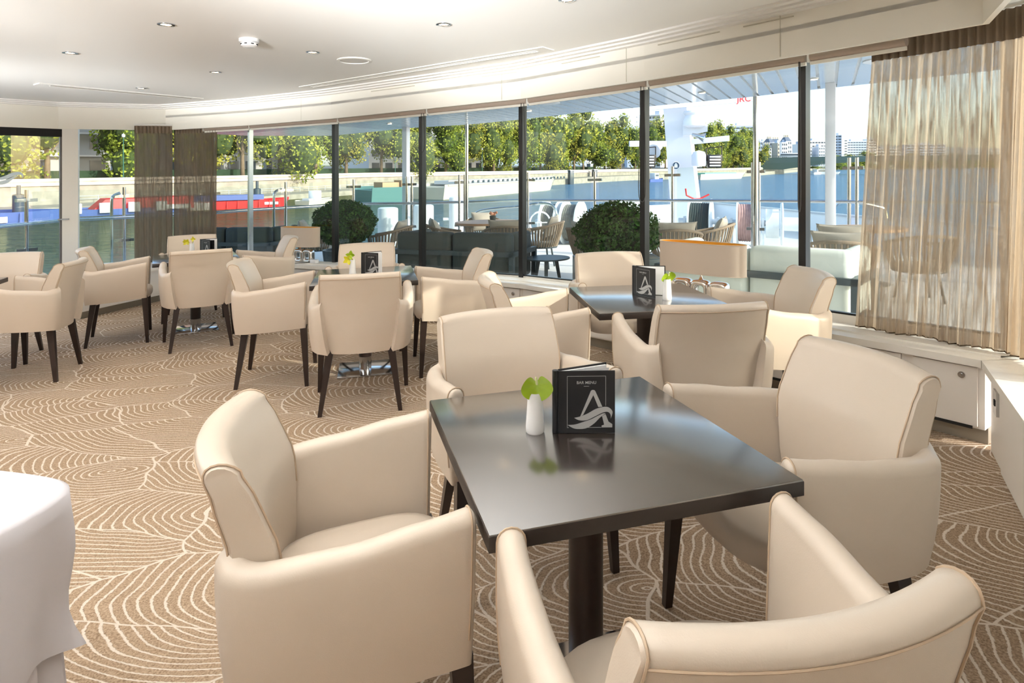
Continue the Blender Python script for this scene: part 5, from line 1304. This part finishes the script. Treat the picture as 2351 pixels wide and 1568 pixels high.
build('red_hopper', MB().add([(2.6,-2.2,.5),(13.5,-2.2,.5),(13.5,2.2,.5),(2.6,2.2,.5),(4.0,-2.0,1.85),(13.5,-2.0,1.95),(13.5,2.0,1.95),(4.0,2.0,1.85)], [(3,2,1,0),(4,5,6,7),(0,1,5,4),(1,2,6,5),(2,3,7,6),(3,0,4,7)]), REDP, b, ship=False, smooth=False)
for i in range(4): build('white_bin', MB().rbox(.4+i*2.9,1.6+i*2.9,-2.9,-2.3,.35,1.5,.05), SHIPW, b, ship=False)
build('name_board', MB().box(10.2,13.0,-2.62,-2.54,.5,1.05), SHIPW, b, ship=False, smooth=False)
b, L_ = barge('cargo_barge', 'red cargo barge with blue coaming right of the corner curtain', (-42.0,84.0), (-32.8,90.2), -4.52, 1.05, 4.4, REDP, bow=.9)
build('blue_coaming', MB().box(-2,L_-2.5,0,2.0,1.05,1.75), BLUEP, b, ship=False, smooth=False)
for i in range(7): build('hull_rib', MB().box(2.0+i*1.35,2.09+i*1.35,-2.3,-2.16,.1,1.05), REDP, b, ship=False, smooth=False)
build('white_stern', MB().rbox(-1.6,1.6,-2.25,2.2,-.2,1.0,.1), SHIPW, b, ship=False)
build('name_board', MB().box(L_-2.9,L_-1.1,-2.24,-2.14,.45,.8), SHIPW, b, ship=False, smooth=False)
build('exhaust_stack', MB().lathe([(.5,1.2),(.5,2.5),(.2,2.6),(.2,3.6)], (8.0,1.5,0), 14), WINDARK, b, ship=False)
b, L_ = barge('workboat', 'small grey workboat ahead of the red barge', (-30.8,92.6), (-28.6,98.6), -4.52, .7, 2.6, HULLG, bow=.8, cat='boat')
build('wheelhouse', MB().rbox(2.2,3.8,-.6,.6,.6,2.0,.1), SHIPW, b, ship=False); build('deck_hatch', MB().box(.8,1.8,-.6,.6,.6,.9), SHIPG, b, ship=False, smooth=False)
b, L_ = barge('pontoon', 'square teal steel pontoon behind the small shrub', (-23.6,99.5), (-17.8,104.2), -4.52, 2.4, 7, TEALP)
build('deck_stores', MB().box(2.5,5.5,-2,1,2.2,3.1).box(5.6,6.8,-2.5,0,2.2,3.4), TEAK, b, ship=False, smooth=False)
b, L_ = barge('cargo_ship', 'long pale cargo ship moored along the far quay', (-14.6,108.0), (9.0,152.6), -4.52, 2.55, 7.5, HULLG, bow=3.2, cat='ship')
bw_ = MB()
for i in range(26): build('deck_port', MB().box(3+i*1.9,3.55+i*1.9,-3.86,-3.68,2.62,3.1), WINDARK, b, ship=False, smooth=False)
build('rubbing_strake', MB().box(1,L_*.84,-3.84,-3.7,2.3,2.5), FACADED, b, ship=False, smooth=False)
build('bulwark_rail', MB().box(1,L_*.86,-3.82,-3.72,3.05,3.2), FACADED, b, ship=False, smooth=False)
build('hatch_covers', MB().box(6,L_*.8,-2.6,2.6,2.4,3.0), SHIPG, b, ship=False, smooth=False)
b, L_ = barge('tugboat', 'small blue and white tug between the black post and the mast', (44.8,211), (51.2,217), -4.52, 1.0, 3.4, BLUEP, bow=.8, cat='boat')
build('wheelhouse', MB().rbox(3.6,6.0,-1.1,1.1,.9,3.0,.15), SHIPW, b, ship=False); build('wheelhouse_window', MB().box(3.9,5.7,-1.16,-1.08,1.9,2.5), WINDARK, b, ship=False, smooth=False)
b, L_ = barge('cargo_barge', 'pale cargo barge with green hold right of the mast', (70,243), (97,268), -4.52, 2.2, 6, HULLG, bow=4)
build('green_tarpaulin', MB().box(4,L_*.78,-2.4,2.4,1.8,2.6), mat('green_tarp', srgb(120, 186, 172), .7), b, ship=False, smooth=False)
b, L_ = barge('houseboat', 'white houseboat beneath the bridge', (176,372), (196,380), -4.52, 1.2, 5, SHIPW, bow=2, cat='boat')
build('cabin', MB().rbox(3,L_*.7,-1.8,1.8,1.0,3.0,.3), SHIPW, b, ship=False); build('cabin_windows', MB().box(4,L_*.66,-1.86,-1.78,1.7,2.4), WINDARK, b, ship=False, smooth=False)
for i, (x, y) in enumerate([(17.5,188),(28.5,218)]):
    t = thing('mooring_pile', ['nearer dark mooring pile at the quay edge beyond the long ship','farther dark mooring pile along the quay edge, towards the mast'][i], 'pile', x, y, -4.6, .5, 'mooring piles', ship=False)
    build('pile_shaft', MB().rbox(-.7,.7,-.7,.7,0,4.2,.1), WINDARK, t, ship=False); build('pile_cap', MB().box(-.8,.8,-.8,.8,4.2,4.4), SHIPG, t, ship=False, smooth=False)
